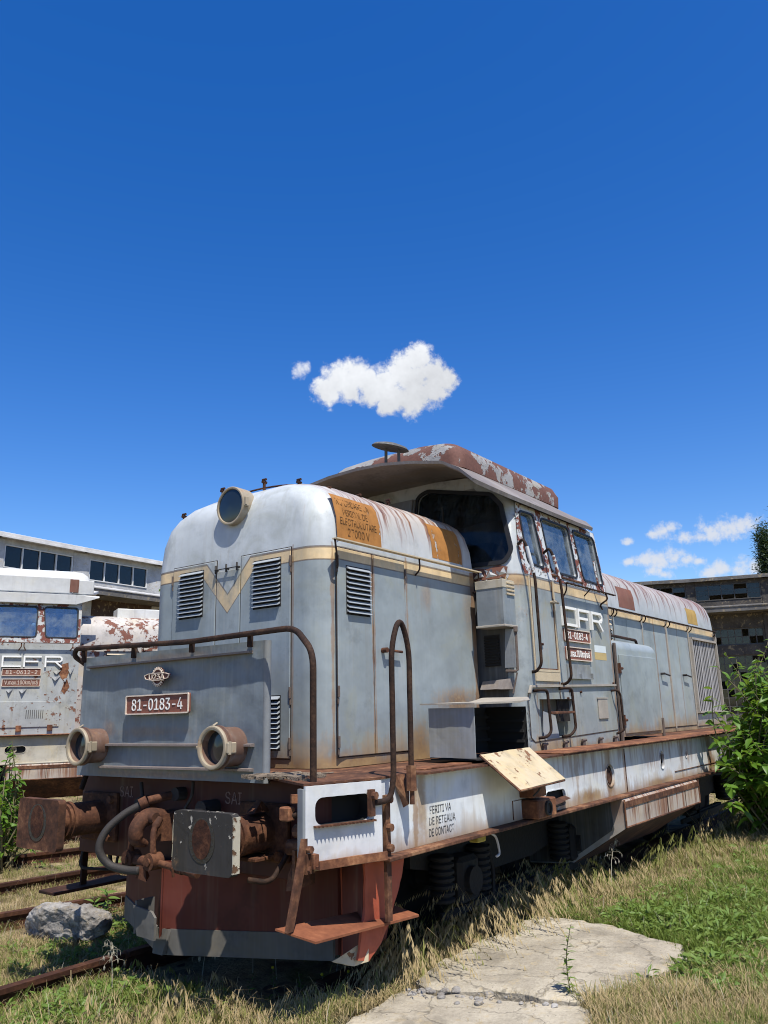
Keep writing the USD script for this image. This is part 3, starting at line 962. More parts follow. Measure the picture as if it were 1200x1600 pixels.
def build_loco(T, V, main=True):
    # ---- frame and deck
    deck = Polygon([(.0, -1.43), (.44, -1.545), (.80, -1.545), (.82, -1.61), (10.45, -1.61), (10.45, 1.56), (1.05, 1.56), (1.05, 1.10), (.40, .98), (.27, .90), (.27, -.92)])
    part(T, 'deck_plate', ext(deck, .012, 1.239), 'rust')
    part(T, 'main_frame', cat(bx(.62, 10.2, -.62, .62, .78, 1.226), bx(2.6, 8.4, -.45, .45, .40, .80), bx(.5, 10.3, -1.40, -1.32, 1.05, 1.226), bx(1.1, 10.3, 1.32, 1.40, 1.05, 1.226)), 'dark_iron')  # solid blocks for the frame, added to stop light under the deck
    web = Polygon([(.46, .86), (10.45, .86), (10.45, 1.2385), (.46, 1.2385)])
    holes = []
    if main:
        holes = [Point(3.66, 1.02), rrect(4.95, .99, 5.05, 1.15, .045), Point(5.77, 1.085).buffer(.035), rrect(2.42, .885, 2.76, 1.0, .05)]
        holes[0] = affinity.scale(Point(3.66, 1.025).buffer(.09), 1.0, .95)
    else:
        holes = [rrect(3.66, 1.0, 3.95, 1.10, .05)]
    sk = part(T, 'side_sill', at(ext(web.difference(unary_union(holes)), .016), SIDE(0, -1.52, 0)), V['skirt'])
    for h in holes:
        part(sk, 'hole_rim', at(ext(h.buffer(.006).difference(h), .006, .0165), SIDE(0, -1.52, 0)), V['skirt'])
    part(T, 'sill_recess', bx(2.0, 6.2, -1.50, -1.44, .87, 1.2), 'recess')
    part(T, 'side_sill', bx(1.05, 10.45, 1.52, 1.536, .86, 1.226), V['skirt'])
    for sy in (-1, 1):
        part(T, 'bottom_flange', bx(.46 if sy < 0 else 1.05, 10.45, sy * 1.61, sy * 1.50, .838, .859, .004), V['flange'])
    part(T, 'deck_edge', cat(bx(2.62, 10.45, -1.618, -1.30, 1.2515, 1.262, .003)), 'rust_light')
    # ---- bonnets
    fb = part(T, 'front_bonnet', hood_mesh(.78, 2.665), V['hood'], smooth=24)
    rb = part(T, 'rear_bonnet', hood_mesh(10.02, 4.66, False), V['hood'], smooth=24)
    build_cab(T, V, main)
    rf = build_roof(T, V)
    if main:
        d = lathe([(0, .03), (.08, .028), (.15, .008), (.17, -.012), (.15, -.016), (0, -.012)], 20)
        t = np.eye(4)
        t[:3, :3] = trimesh.transformations.rotation_matrix(math.radians(13), (1, 0, 0))[:3, :3] @ trimesh.transformations.rotation_matrix(math.radians(1), (0, 1, 0))[:3, :3]
        t[:3, 3] = (2.41, -.27, 3.875)
        part(rf, 'vent_cap', cat(at(d, t), cyl((2.40, -.22, 3.66), (2.41, -.22, 3.87), .014), cyl((2.42, -.35, 3.64), (2.42, -.35, 3.85), .014)), 'dirt_shade_paint', smooth=40)
    # ---- rear bonnet, near side
    S = lambda x, z, y=-.90: SIDE(x, y, z)
    edges = [5.72, 6.13, 6.60, 7.07, 7.52, 8.0, 8.47]
    for a, b in zip(edges[:-1], edges[1:]):
        door(T, S(a, 1.31), b - a, 1.335, V['door'])
    for x in (6.64, 7.56, 8.51):
        part(T, 'bonnet_post', bx(x - .012, x + .012, -.918, -.90, 1.29, 2.66, .004), 'lid_paint' if main else V['door'])
    for x in (7.17, 8.07):
        part(T, 'door_handle', cat(cyl((x, -.91, 1.965), (x, -.965, 1.965), .014), cyl((x, -.958, 1.965), (x + .20, -.958, 1.945), .010)), 'dark_iron')
    gr = part(T, 'radiator_grille', bx(8.55, 9.78, -.915, -.905, 1.49, 2.47), 'recess')
    for k in range(15):
        x = 8.575 + k * .081
        part(gr, 'grille_bar', bx(x, x + (.034 if k % 5 else .050), -.9172, -.9154, 1.49, 2.47), 'grey_bars')
    part(gr, 'grille_frame', cat(bx(8.53, 9.80, -.95, -.90, 2.47, 2.50), bx(8.53, 9.80, -.95, -.90, 1.465, 1.49), bx(8.52, 8.55, -.95, -.90, 1.465, 2.5), bx(9.78, 9.815, -.95, -.90, 1.27, 2.62)), 'lid_paint')
    door(T, S(8.55, 1.29), 1.22, .165, V['door'], name='lower_panel')
    for x0, x1 in ((5.05, 5.62),):
        lv = door(T, S(5.10, 2.02), .55, .56, V['door'], name='air_panel')
        louvre(S(5.14, 2.04), .47, .52, 9, lv, 'louvre_cream')
    for x0, x1 in ((4.72, 5.68), (5.72, 6.60), (6.66, 7.50), (7.58, 8.45), (8.53, 9.80)):
        p = part(T, 'drip_rail', cat(bx(x0, x1, -.980, -.938, 2.640, 2.648), *[tube(smooth_path([(x, -.957, 2.644), (x + .01, -.95, 2.60), (x + .045, -.90, 2.565)], 5), .007, 6) for x in (x0 + .01, x1 - .05)]), 'pipe')
    if main:
        cabinet(T, 'door_paint')
        rail_loop(T, 'bonnet_handrail', [(5.0, -1.0, 2.335), (6.13, -1.0, 2.315), (6.16, -1.0, 2.24), (6.16, -.9, 2.235)], .016, 'pipe', .05)
        part(T, 'small_vent', cat(bx(5.34, 5.56, -.935, -.90, 2.22, 2.42), *[bx(5.335, 5.565, -.945, -.934, 2.24 + .03 * k, 2.255 + .03 * k) for k in range(6)]), 'dark_iron')
        for x in (4.76,):
            part(T, 'lifting_eye', cat(cyl((5.2, -.55, 3.16), (5.2, -.55, 3.23), .02), cyl((5.9, -.3, 3.22), (5.9, -.3, 3.42), .012), bx(5.5, 5.6, -.5, -.4, 3.16, 3.22)), 'rust_dark')
    # patches of primer on the shoulders of the bonnets
    prof = np.array([(2.66, .90), (2.86, .888), (2.99, .852), (3.07, .795), (3.135, .70)])

    def shoulder(x0, x1, z0, z1, skew=0.0):
        zs = np.r_[z0, [z for z in (2.72, 2.8, 2.86, 2.93, 2.99, 3.03) if z0 < z < z1], z1]
        V_, F_ = [], []
        for z in zs:
            y = -np.interp(z, prof[:, 0], prof[:, 1]) - .0025
            f = (z - z0) / (z1 - z0)
            V_ += [(x0 + skew * f, y, z), (x1 + skew * f, y, z)]
        for i in range(len(zs) - 1):
            F_ += [(2 * i, 2 * i + 1, 2 * i + 3), (2 * i, 2 * i + 3, 2 * i + 2)]
        return trimesh.Trimesh(np.array(V_), F_, process=False)

    if main:
        p1 = part(T, 'primer_patch', shoulder(.91, 1.40, 2.715, 3.04), 'orange_primer', smooth=True, label='orange primer patch with a faded high voltage warning')
        p2 = part(T, 'primer_patch', shoulder(2.06, 2.50, 2.74, 3.03), 'orange_primer', smooth=True, label='plain orange primer patch next to the cab')
        part(T, 'primer_patch', shoulder(5.98, 6.50, 2.70, 2.95), 'red_primer', smooth=True, label='red brown primer patch on the rear bonnet')
        part(T, 'primer_patch', shoulder(8.62, 9.10, 2.70, 2.92), 'yellow_primer', smooth=True, label='yellow primer patch near the rear end')
        for s, z, w, px_ in (('NU URCARE LA', 2.985, .36, 1.125), ('PERICOL DE', 2.912, .27, 1.130), ('ELECTROCUTARE', 2.845, .40, 1.150), ('27000 V', 2.772, .24, 1.145)):
            hh = .050 if 'V' != s[-1] else .058
            m = text_fit(s, w, hh, .0012)
            v = np.array(m.vertices)
            zz = z + v[:, 1]
            m.vertices = np.c_[px_ + v[:, 0], -np.interp(zz, prof[:, 0], prof[:, 1]) - .0034 - v[:, 2], zz]
            part(p1, 'stencilled_words', m, 'stencil_rust')
    # ---- front bonnet, near side
    if True:
        d1 = door(T, S(.892, 1.317), .382, 1.335, V['door'], hinge=.0)
        louvre(S(.985, 2.215), .25, .32, 10, d1, 'louvre_paint')
        d2 = door(T, S(1.274, 1.317), .385, 1.335, V['door'], hinge=.385)
        part(d2, 'door_handle', cat(cyl((1.365, -.912, 1.995), (1.365, -.955, 1.995), .018), cyl((1.365, -.945, 1.995), (1.55, -.945, 1.99), .009)), 'coupler_iron')
        p = part(T, 'drip_rail', cat(bx(.81, 2.665, -.982, -.938, 2.683, 2.692)), 'louvre_cream' if main else 'pipe')
        for q in ([(.815, -.957, 2.687), (.83, -.955, 2.62), (.875, -.93, 2.53), (.90, -.90, 2.50)], [(1.785, -.957, 2.687), (1.79, -.955, 2.61), (1.81, -.90, 2.57)], [(2.655, -.957, 2.687), (2.655, -.95, 2.55), (2.645, -.90, 2.52)]):
            part(p, 'rail_bracket', tube(smooth_path(q, 5), .007, 6), 'pipe')
    # ---- front bonnet, front end
    for y0, y1, hg in ((.603, .124, 0.0), (-.129, -.609, .48)):
        d = door(T, FRONT(.78, y0, 1.31), y0 - y1, 1.365, V['door'], hinge=hg)
        if y0 > 0:
            louvre(FRONT(.78, .516, 2.283), .257, .338, 11, d, 'louvre_paint')
            louvre(FRONT(.78, .516, 1.365), .257, .338, 11, d, 'louvre_paint')
        else:
            louvre(FRONT(.78, -.262, 2.286), .256, .330, 11, d, 'louvre_paint')
            louvre(FRONT(.78, -.265, 1.365), .258, .338, 11, d, 'louvre_paint')
    cp = part(T, 'centre_panel', at(bx(.003, .245, .004, 1.28, .001, .009, .003), FRONT(.78, .122, 1.31)), V['door'])
    part(cp, 'hook', cat(*[cyl((.775, y, 2.60), (.75, y, 2.60), .008) for y in (.11, .0, -.11)], tube([(.752, .12, 2.60), (.752, -.12, 2.60)], .004, 5), *[tube([(.752, y, 2.63), (.742, y - .01, 2.60), (.752, y, 2.575)], .007, 6) for y in (.11, .0, -.11)]), 'dark_iron')
    # lamp on the bonnet
    lm = part(T, 'top_headlight', at(lathe([(.140, -.11), (.142, 0), (.141, .008), (.136, .012), (.126, .011), (.122, .0)], 32), FRONT(.755, -.03, 3.055)), 'lamp_ring', smooth=40)
    part(lm, 'lens', at(lathe([(.123, .002), (.08, .010), (0, .014)], 28), FRONT(.755, -.03, 3.055)), 'lens', smooth=True)
    part(lm, 'clamp', cat(bx(.75, .785, -.190, -.168, 3.03, 3.10, .004), cyl((.755, -.187, 3.04), (.755, -.187, 3.09), .007), cyl((.755, .115, 3.05), (.785, .115, 3.05), .008)), 'lamp_ring')
    if main:
        for x, y, z in ((.97, .30, 3.235), (.98, -.14, 3.225), (1.0, -.47, 3.165), (.93, .70, 3.09), (1.06, -.70, 3.075), (1.40, -.70, 3.09), (1.9, -.6, 3.17)):
            part(T, 'lifting_eye', cat(cyl((x, y, z - .03), (x, y, z + .045), .011, n=8), cyl((x - .02, y, z + .035), (x + .02, y, z + .035), .012, n=8), cyl((x, y - .018, z + .055), (x, y + .018, z + .055), .010, n=8)), 'rust_dark')
        part(T, 'bonnet_ridge', tube(smooth_path([(1.05, .62, 3.15), (1.05, .35, 3.225), (1.05, 0, 3.245), (1.05, -.35, 3.215), (1.05, -.58, 3.145)], 6), .007, 6), 'rust_dark')
    if main:
        build_front(T, V)
        build_side_details(T, V)
    else:
        part(T, 'front_panel', bx(.255, .30, -.89, .89, 1.215, 2.0, .01), V['hood'])
        bufs(T)
    # ---- running gear
    bogie(T, (1.95, 3.75))
    bogie(T, (7.0, 8.8))
    bogie_tank(T, V)
    cfr_letters(T, V)
    if main:
        number_plate(T, SIDE(3.82, -1.27, 2.208), .565, .113, '81-0183-4', letters='cast_letters')
        number_plate(T, SIDE(3.825, -1.27, 2.047), .55, .118, 'V.max.100km/oră', cw=.86, ch=.60, bold=False)
    else:
        number_plate(T, SIDE(3.82, -1.27, 2.208), .565, .113, '81-0612-2', mat='red_primer', letters='cast_cream')
        number_plate(T, SIDE(3.825, -1.27, 2.047), .55, .118, 'V.max.100km/oră', mat='red_primer', cw=.86, ch=.60, bold=False, letters='cast_cream')


def bogie_tank(T, V):
    prof = [(-.6, .835), (-1.60, .835), (-1.622, .81), (-1.622, .612), (-1.12, .30), (-.6, .27)]
    X0, X1, Y = 3.70, 5.78, -1.622
    tk = part(T, 'fuel_tank', rough(hull([(x, y, z) for x in (X0, X1) for y, z in prof]), .004, 3, 4, 3), V['tank'])
    part(tk, 'tank_end', prism_x(Polygon([(-.62, .83), (-1.50, .83), (-1.52, .60), (-1.08, .31), (-.62, .28)]), X0 - .012, X0 - .001), 'dirt_shade_paint')  # dark plate paints shade on the front face, outer strip left light
    part(tk, 'tank_bottom', hull([(x, y, z) for x in (X0 + .01, X1 - .01) for y, z in ((-1.624, .609), (-1.12, .294), (-1.61, .62), (-1.11, .31))]), 'rust_dark')  # same tank sheet below: rust, and shade put into the darker colour
    part(tk, 'tank_band', bx(X0 - .01, X1 + .01, Y - .007, Y + .002, .765, .815, .002), 'rust')
    part(tk, 'tank_edge', cat(tube([(X0, Y - .003, .615), (X1, Y - .003, .612)], .008, 6), tube([(X0, Y - .003, .615), (X0, Y - .003, .83)], .008, 6), tube([(X1, Y - .003, .612), (X1, Y - .003, .83)], .008, 6)), 'rust')
    for x in (4.25, 4.78, 5.32):
        part(tk, 'tank_seam', bx(x - .004, x + .004, Y - .004, Y + .002, .62, .765), 'rust_dark')
    part(T, 'tank_far_side', hull([(x, -y, z) for x in (X0, X1) for y, z in prof]), V['tank'])


def bufs(T):
    for sy in (-1, 1):
        y = sy * .782
        b = part(T, 'buffer', rough(at(ext(rrect(-.232, -.152, .232, .152, .03).segmentize(.03), .050), FRONT(-.027, y, .945)), .0022, 14, 3 + sy), 'rust' if sy > 0 else 'buffer_black', smooth=False)
        part(b, 'buffer_sleeve', cat(cyl((-.03, y, .945), (.16, y, .945), .082, n=24), cyl((.10, y, .945), (.42, y, .945), .105, n=24), cyl((.12, y, .945), (.14, y, .945), .118, n=24)), 'coupler_iron', smooth=40)
        part(b, 'wear_mark', at(ext(affinity.scale(Point(0, 0).buffer(.1, quad_segs=12), 1.02, 1.12), .002, .0502), FRONT(-.027, y, .955)), 'grease')
        part(b, 'wear_mark', at(ext(affinity.scale(Point(0, 0).buffer(.1, quad_segs=12), .72, .98), .002, .0524), FRONT(-.027, y, .962)), 'buffer_wear')
    return b
paint('buffer_black', (.030, .027, .025), rust=.75, streak=.3, dirt=.8, chips=.10, chipcol=(.36, .33, .28), rough_=.6, fade=.05)
paint('buffer_edge', (.50, .46, .36), rust=.5, streak=.3, dirt=.6, chips=.35, chipcol=(.10, .055, .03), rough_=.7)
rusty('buffer_wear', (.50, .42, .40), scale=6)


def build_front(T, V):
    # ---- the ballast box plate across the front
    nx, nz = 74, 34
    ys, zs = np.linspace(.885, -.885, nx), np.linspace(1.216, 2.005, nz)
    P = np.array([(.255, y, z) for z in zs for y in ys])
    q = P * np.array([1, 3.2, 3.2])
    d = (meshkit.fbm(q, 3, 3) - .5) * .030
    d += .016 * np.exp(-((P[:, 2] - 1.90) / .03) ** 2) * np.sin(P[:, 1] * 19) * .4
    edge = np.minimum(np.minimum((.885 - np.abs(P[:, 1])) / .08, 1), np.minimum((P[:, 2] - 1.21) / .05, (2.01 - P[:, 2]) / .05)).clip(0, 1)
    P[:, 0] += d * edge
    F = []
    for i in range(nz - 1):
        for j in range(nx - 1):
            a = i * nx + j
            F += [(a, a + 1, a + nx + 1), (a, a + nx + 1, a + nx)]
    sheet = trimesh.Trimesh(P, F, process=False)
    fp = part(T, 'front_plate', cat(sheet, bx(.262, .30, -.885, .885, 1.216, 2.005)), 'panel_paint', smooth=40)
    for y in (-.892, .892):
        part(fp, 'plate_edge', tube([(.278, y, 1.216), (.278, y, 2.005)], .024, 10), 'grey_box', smooth=40)
    for (y0, z0, y1, z1) in ((.815, 1.935, -.80, 1.944), (.56, 1.416, -.82, 1.420), (.61, 1.276, -.815, 1.286)):
        part(fp, 'ledge', hull([(.262, y0, z0 - .010), (.222, y0, z0 - .006), (.222, y0, z0 + .006), (.262, y0, z0 + .010), (.262, y1, z1 - .010), (.222, y1, z1 - .006), (.222, y1, z1 + .006), (.262, y1, z1 + .010)]), 'ledge_paint')
    number_plate(T, FRONT(.250, .021, 1.667) @ trimesh.transformations.rotation_matrix(math.radians(.2), (0, 0, 1)) @ trimesh.transformations.translation_matrix((0, 0, .020)), .625, .122, '81-0183-4', cw=.80, ch=.60)
    part(fp, 'plate_mount', cat(*[bx(.228, .26, y - .02, y + .02, 1.63, 1.70) for y in (.25, -.21)]), 'rust_dark')
    # badge: a cog behind a winged scroll
    t = FRONT(.224, .013, 1.836)
    k = 22
    cog = unary_union([Point(0, 0).buffer(.052)] + [affinity.rotate(sbox(-.0035, .05, .0035, .062), 360 / k * i, origin=(0, 0)) for i in range(k)])
    bd = part(T, 'maker_badge', at(ext(cog, .010), t), 'emblem_red')
    ringp = Point(0, 0).buffer(.052).difference(Point(0, 0).buffer(.045))
    teeth = cog.difference(Point(0, 0).buffer(.050))
    scroll = Polygon([(-.125, .012), (-.085, .022), (-.03, .024), (.03, .024), (.085, .022), (.125, .012), (.112, -.012), (.085, -.017), (.03, -.024), (-.03, -.024), (-.085, -.017), (-.112, -.012)])
    part(bd, 'scroll', at(ext(scroll, .008, .010), t), 'emblem_red')
    part(bd, 'badge_relief', cat(at(ext(ringp.difference(scroll), .006, .010), t), at(ext(teeth.difference(scroll), .004, .010), t), at(ext(scroll.difference(scroll.buffer(-.004)), .006, .018), t)), 'cast_cream')
    part(bd, 'lettering', at(text_fit('U23A', .150, .034, .006, False), t @ trimesh.transformations.translation_matrix((0, 0, .018))), 'cast_cream')
    part(bd, 'badge_stem', cyl((.26, .013, 1.836), (.224, .013, 1.836), .02), 'rust_dark')
    # ---- two lamps
    for sy, dy in ((-1, .0), (1, .0)):
        y = sy * .656
        z = 1.412
        t = FRONT(.09, y, z)
        lp = part(T, 'headlight', at(lathe([(.110, -.17), (.112, -.05), (.112, -.022), (.119, -.020), (.121, -.008), (.117, .004), (.108, .008), (.098, .004), (.092, -.03), (.088, -.06)], 32), t), 'lamp_barrel', smooth=40)
        part(lp, 'lamp_band', at(lathe([(.113, -.050), (.122, -.046), (.123, -.034), (.113, -.030)], 32), t), 'lamp_barrel', smooth=40)
        part(lp, 'lamp_rim', at(lathe([(.120, -.012), (.122, .0), (.117, .010), (.108, .012), (.098, .008), (.095, -.006)], 32), t), 'lamp_ring', smooth=40)
        part(lp, 'lens', at(lathe([(.097, -.045), (.06, -.038), (0, -.034)], 28), t), 'lens', smooth=True)
        part(lp, 'clamp', cat(bx(.085, .15, y - .135, y - .113, z - .03, z + .03, .005), cyl((.10, y - .13, z - .035), (.10, y - .13, z + .035), .010, n=8), cyl((.085, y + .13, z), (.12, y + .115, z), .010, n=8), cyl((.10, y + .01, z + .12), (.13, y + .01, z + .135), .006, n=6)), 'lamp_ring')
    # ---- handrail over the plate
    r = part(T, 'front_handrail', tube(bent([(.30, .90, 1.12), (.325, .875, 1.24), (.325, .875, 1.92), (.21, .955, 2.02), (.20, .92, 2.068), (.20, -.30, 2.034), (.20, -1.18, 2.052), (.10, -1.405, 1.90), (.10, -1.405, 1.20), (.03, -1.37, 1.10), (-.01, -1.335, 1.105)], .09, 7), .0175, 12), 'pipe', smooth=True)
    for y, zz in ((.86, 2.065), (.295, 2.05), (-.286, 2.035), (-.80, 2.045)):
        part(r, 'rail_stud', bx(.215, .243, y - .014, y + .014, 1.97, zz + .005, .003), 'pipe')
    part(r, 'rail_foot', cat(bx(-.03, .02, -1.36, -1.29, 1.075, 1.14, .006), cyl((.0, -1.37, 1.16), (.0, -1.37, 1.20), .02, n=8)), 'rust_light')
    # ---- red beam and plough
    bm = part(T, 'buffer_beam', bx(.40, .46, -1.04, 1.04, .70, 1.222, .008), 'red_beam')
    for sy in (-1,):
        part(T, 'beam_end', cat(bx(.02, .46, sy * 1.40, sy * 1.385, .87, 1.222), bx(.40, .43, sy * 1.40, sy * 1.04, .87, 1.222)), 'red_beam')
    for y in (.53, -.505):
        part(bm, 'chalk_mark', at(text_fit('SAI', .14, .07, .0012), FRONT(.3985, y, 1.11)), 'chalk')
    pipes = [tube(smooth_path([(.34, .30, 1.18), (.34, .27, 1.08), (.36, .2, 1.0), (.40, .2, .98)]), .012, 6), tube(smooth_path([(.33, -.22, 1.2), (.34, -.2, 1.12), (.36, -.12, 1.04), (.40, -.10, 1.02)]), .010, 6)]
    part(T, 'brake_pipe', pipes[0], 'dark_iron', smooth=True)
    part(T, 'brake_pipe', pipes[1], 'dark_iron', smooth=True)
    part(T, 'pipe_stub', cat(cyl((.40, .30, 1.06), (.30, .26, 1.06), .035), cyl((.40, -.35, 1.05), (.28, -.35, 1.05), .05), cyl((.40, -.05, 1.12), (.33, -.05, 1.12), .04)), 'dark_iron', smooth=40)
    A = np.array([.32, 0.0]); ZB = .225

    def wing(sy, z0, z1, off, th, y1=1.0, y0=0.0):
        B = np.array([.79, sy * 1.0])
        d = (B - A) / np.linalg.norm(B - A)
        n = np.array([-abs(d[1]), -sy * abs(d[0])]); n /= np.linalg.norm(n)
        a, b = A + d * y0 * np.linalg.norm(B - A), A + d * y1 * np.linalg.norm(B - A)
        pts = []
        for q in (a, b):
            for o in (off, off + th):
                w = q + n * o
                for z in (z0, z1):
                    pts.append((w[0], w[1], z))
        return hull(pts)

    pl = part(T, 'snow_plough', cat(*[wing(s, .25, .735, 0, .02) for s in (-1, 1)]), 'red_plow_shaded')
    for s in (-1, 1):
        part(pl, 'plough_lip', wing(s, ZB - .005, .36, .021, .014, .985, .03), 'plow_lip')
    part(pl, 'plough_nose', hull([(.285, -.045, ZB), (.285, .045, ZB), (.315, -.06, .36), (.315, .06, .36), (.31, -.05, ZB), (.31, .05, ZB), (.33, -.07, .36), (.33, .07, .36)]), 'plow_lip')
    for s in (-1, 1):
        side = []
        n_ = 9
        for i in range(n_):
            f = i / (n_ - 1)
            x0, x1 = .80 + .0 * f, .80 + (.40 + .24 * ((z_ := .24 + .0) * 0 + 1) * 0) * f
            side.append(f)
        quad = Polygon([(.79, .235), (1.02, .215), (1.20, .245), (1.44, .72), (.79, .72)])
        m = prism_y(quad, s * 1.0 - .008, s * 1.0 + .008)
        m = rough(m, .010, 5, 2, 3)
        part(pl, 'side_wing', m, 'red_wing_lit')
    sp = prism_y(Polygon([(.40, .845), (.755, .845), (.72, .72), (.60, .52), (.53, .44), (.42, .375), (.33, .40), (.36, .52), (.40, .62)]), -1.492, -1.478)
    sp = rough(sp, .014, 6, 4, 4)
    part(pl, 'side_plate', sp, 'red_wing_lit')
    part(pl, 'link_plate', hull([(.40, -1.478, .84), (.39, -1.47, .40), (.80, -1.0, .73), (.80, -1.0, .25), (.41, -1.478, .84), (.40, -1.47, .40), (.81, -1.0, .73), (.81, -1.0, .25)]), 'red_plow_shaded')
    part(pl, 'bent_corner', rough(hull([(.24, -1.40, .40), (.33, -1.47, .37), (.40, -1.50, .375), (.42, -1.495, .47), (.36, -1.46, .45), (.28, -1.42, .385), (.34, -1.44, .365)]), .008, 12, 5, 2), 'flap_cream')
    # little guard plate hung before the plough
    part(T, 'guard_bracket', cat(at(rough(hull([(.20, .115, .50), (.20, -.055, .48), (.20, -.09, .45), (.20, -.09, .33), (.20, .07, .335), (.185, .115, .50), (.185, -.055, .48), (.185, -.09, .45), (.185, -.09, .33), (.185, .07, .335)]), .006, 9, 1, 2), np.eye(4)), bx(.20, .33, .10, .12, .34, .52)), 'plow_lip')
    bufs(T)
    part(T, 'buffer_white_edge', cat(at(bx(-.004, .004, -.135, .135, -.048, -.001), FRONT(-.077, -1.016, .945))), 'buffer_edge')
    part(T, 'buffer_white_edge', cat(at(bx(-.003, .003, -.125, .125, -.030, -.0005), FRONT(-.077, -.5485, .945))), 'buffer_edge')
    for q in (-1, 1):
        part(T, 'buffer_flange', cat(bx(.36, .40, q * .782 - .19, q * .782 + .19, .79, 1.10, .01), cyl((.33, q * .782 - .15, 1.06), (.37, q * .782 - .15, 1.06), .028, n=6), cyl((.33, q * .782 - .15, .83), (.37, q * .782 - .15, .83), .03, n=6)), 'coupler_iron')
    part(T, 'buffer_ear', hull([(.22, -.86, 1.06), (.30, -.84, 1.12), (.36, -.84, 1.06), (.22, -.80, 1.06), (.36, -.80, 1.06), (.30, -.80, 1.12)]), 'coupler_iron')
    part(T, 'buffer_tread', bx(.20, .37, -.90, -.76, .815, .835, .004), 'coupler_iron')
    # ---- draw hook, screw coupling and hoses
    hk = part(T, 'draw_hook', cat(hull([(.24, y, z) for y in (-.05, .05) for z in (.86, 1.01)] + [(.40, y, z) for y in (-.07, .07) for z in (.85, 1.02)]), tube(smooth_path([(.30, 0, .985), (.18, 0, 1.005), (.10, 0, .955), (.10, 0, .885), (.17, 0, .85)]), np.interp(np.linspace(0,1,33),[0,.1,.7,1],[.045,.05,.045,.02]), 10)), 'coupler_iron', smooth=45)
    ck = part(T, 'screw_coupling', cat(*[tube(smooth_path([(.20, y, .995), (.15, y * 1.25, .93), (.14, y * 1.4, .84), (.15, y * 1.4, .785)]), [.026] * 6 + [.018] * 12 + [.020] * 6 + [.024], 10) for y in (-.075, .075)],
                                       cyl((.17, -.085, 1.0), (.17, .085, 1.0), .032, n=12)), 'coupler_iron', smooth=45)
    part(ck, 'trunnion', cat(cyl((.15, -.13, .76), (.15, .13, .76), .030, n=16), *[cyl((.11, y, .765), (.19, y, .765), .048, n=18) for y in (-.105, .105)], *[cyl((.10, y, .765), (.115, y, .765), .022, n=12) for y in (-.105, .105)]), 'coupler_iron', smooth=40)
    part(ck, 'coupling_screw', cat(cyl((.16, -.13, .758), (.17, -.26, .745), .020), cyl((.17, -.26, .745), (.175, -.34, .735), .028), cyl((.175, -.34, .735), (.18, -.46, .722), .024), cyl((.13, -.30, .75), (.14, -.30, .70), .008)), 'coupler_iron', smooth=40)
    hs = part(T, 'brake_hose', tube(smooth_path([(.18, .06, 1.075), (.10, .13, 1.02), (.02, .19, .93), (-.01, .205, .83), (.03, .16, .745), (.08, .06, .715), (.11, -.03, .715)], 8), .023, 12), 'hose', smooth=True)
    part(hs, 'hose_fitting', cat(cyl((.20, .045, 1.09), (.165, .07, 1.07), .034), cyl((.38, -.02, 1.12), (.20, .045, 1.09), .026), hull([(.10, -.01, .745), (.12, -.07, .74), (.10, -.01, .675), (.12, -.08, .655), (.16, -.02, .73), (.16, -.06, .68)])), 'coupler_iron', smooth=40)
    part(T, 'hose_loop', tube(bent([(.50, .44, .95), (.46, .42, .68), (.48, .52, .60), (.44, .72, .62), (.44, .75, .80)], .06), .013, 8), 'dark_iron', smooth=True)
    rail_loop(T, 'brake_crank', [(.32, -1.06, .90), (.17, -1.06, .755), (.13, -1.04, .745), (.05, -1.0, .765)], .014, 'pipe', .04)
    part(T, 'crank_bracket', cat(bx(.24, .34, -1.20, -1.185, .72, 1.0), cyl((.28, -1.12, .98), (.28, -1.21, .98), .035, n=10), cyl((.26, -1.08, .90), (.30, -1.18, .90), .04, n=10), bx(.10, .22, -1.28, -1.262, .74, .92), hull([(.12, -1.20, .72), (.20, -1.14, .78), (.24, -1.2, .95), (.20, -1.23, .95), (.14, -1.24, .72)])), 'rust')
    # ---- step boxes at both front corners
    for sy in (-1,):
        u = np.array([.44, sy * .134, 0.0])
        L = np.linalg.norm(u)
        if sy < 0:
            t = frame((0, -1.431, 0), u, (0, 0, 1))
        else:
            t = frame((.44, 1.565, 0), -u, (0, 0, 1))
        op = rrect(.055, 1.052, .395, 1.182, .045)
        pb = part(T, 'step_box', at(ext(sbox(0, .848, L, 1.2385).difference(op), .016), t), 'step_white')
        part(pb, 'step_recess', cat(at(ext(op.buffer(.03).difference(op.buffer(.004)), .10, -.10), t), at(ext(op.buffer(.03), .004, -.105), t)), 'recess')
        lipz = [hull([(.045, 1.046, .012), (.405, 1.046, .012), (.045, 1.054, .012), (.405, 1.054, .012), (.045, 1.046, .045), (.405, 1.046, .045), (.045, 1.054, .045), (.405, 1.054, .045)])]
        lipz += [hull([(.05 + .0225 * k, 1.046, .04), (.068 + .0225 * k, 1.046, .04), (.05 + .0225 * k, 1.054, .04), (.068 + .0225 * k, 1.054, .04), (.059 + .0225 * k, 1.046, .056), (.059 + .0225 * k, 1.054, .056)]) for k in range(16)]
        part(pb, 'toothed_tread', at(cat(*lipz), t), 'rust')
        part(pb, 'lower_tread', at(rough(cat(bx(.03, .43, .866, .880, .014, .10), bx(.03, .43, .880, .905, .088, .10), bx(.02, .05, .866, .93, .014, .06)), .003, 9, 3, 2), t), 'rust_light')
        part(pb, 'corner_strip', cat(at(ext(sbox(-.012, .848, .004, 1.226), .05, -.04), t)), 'grey_box')
        # hanging step
        y = sy * 1.44
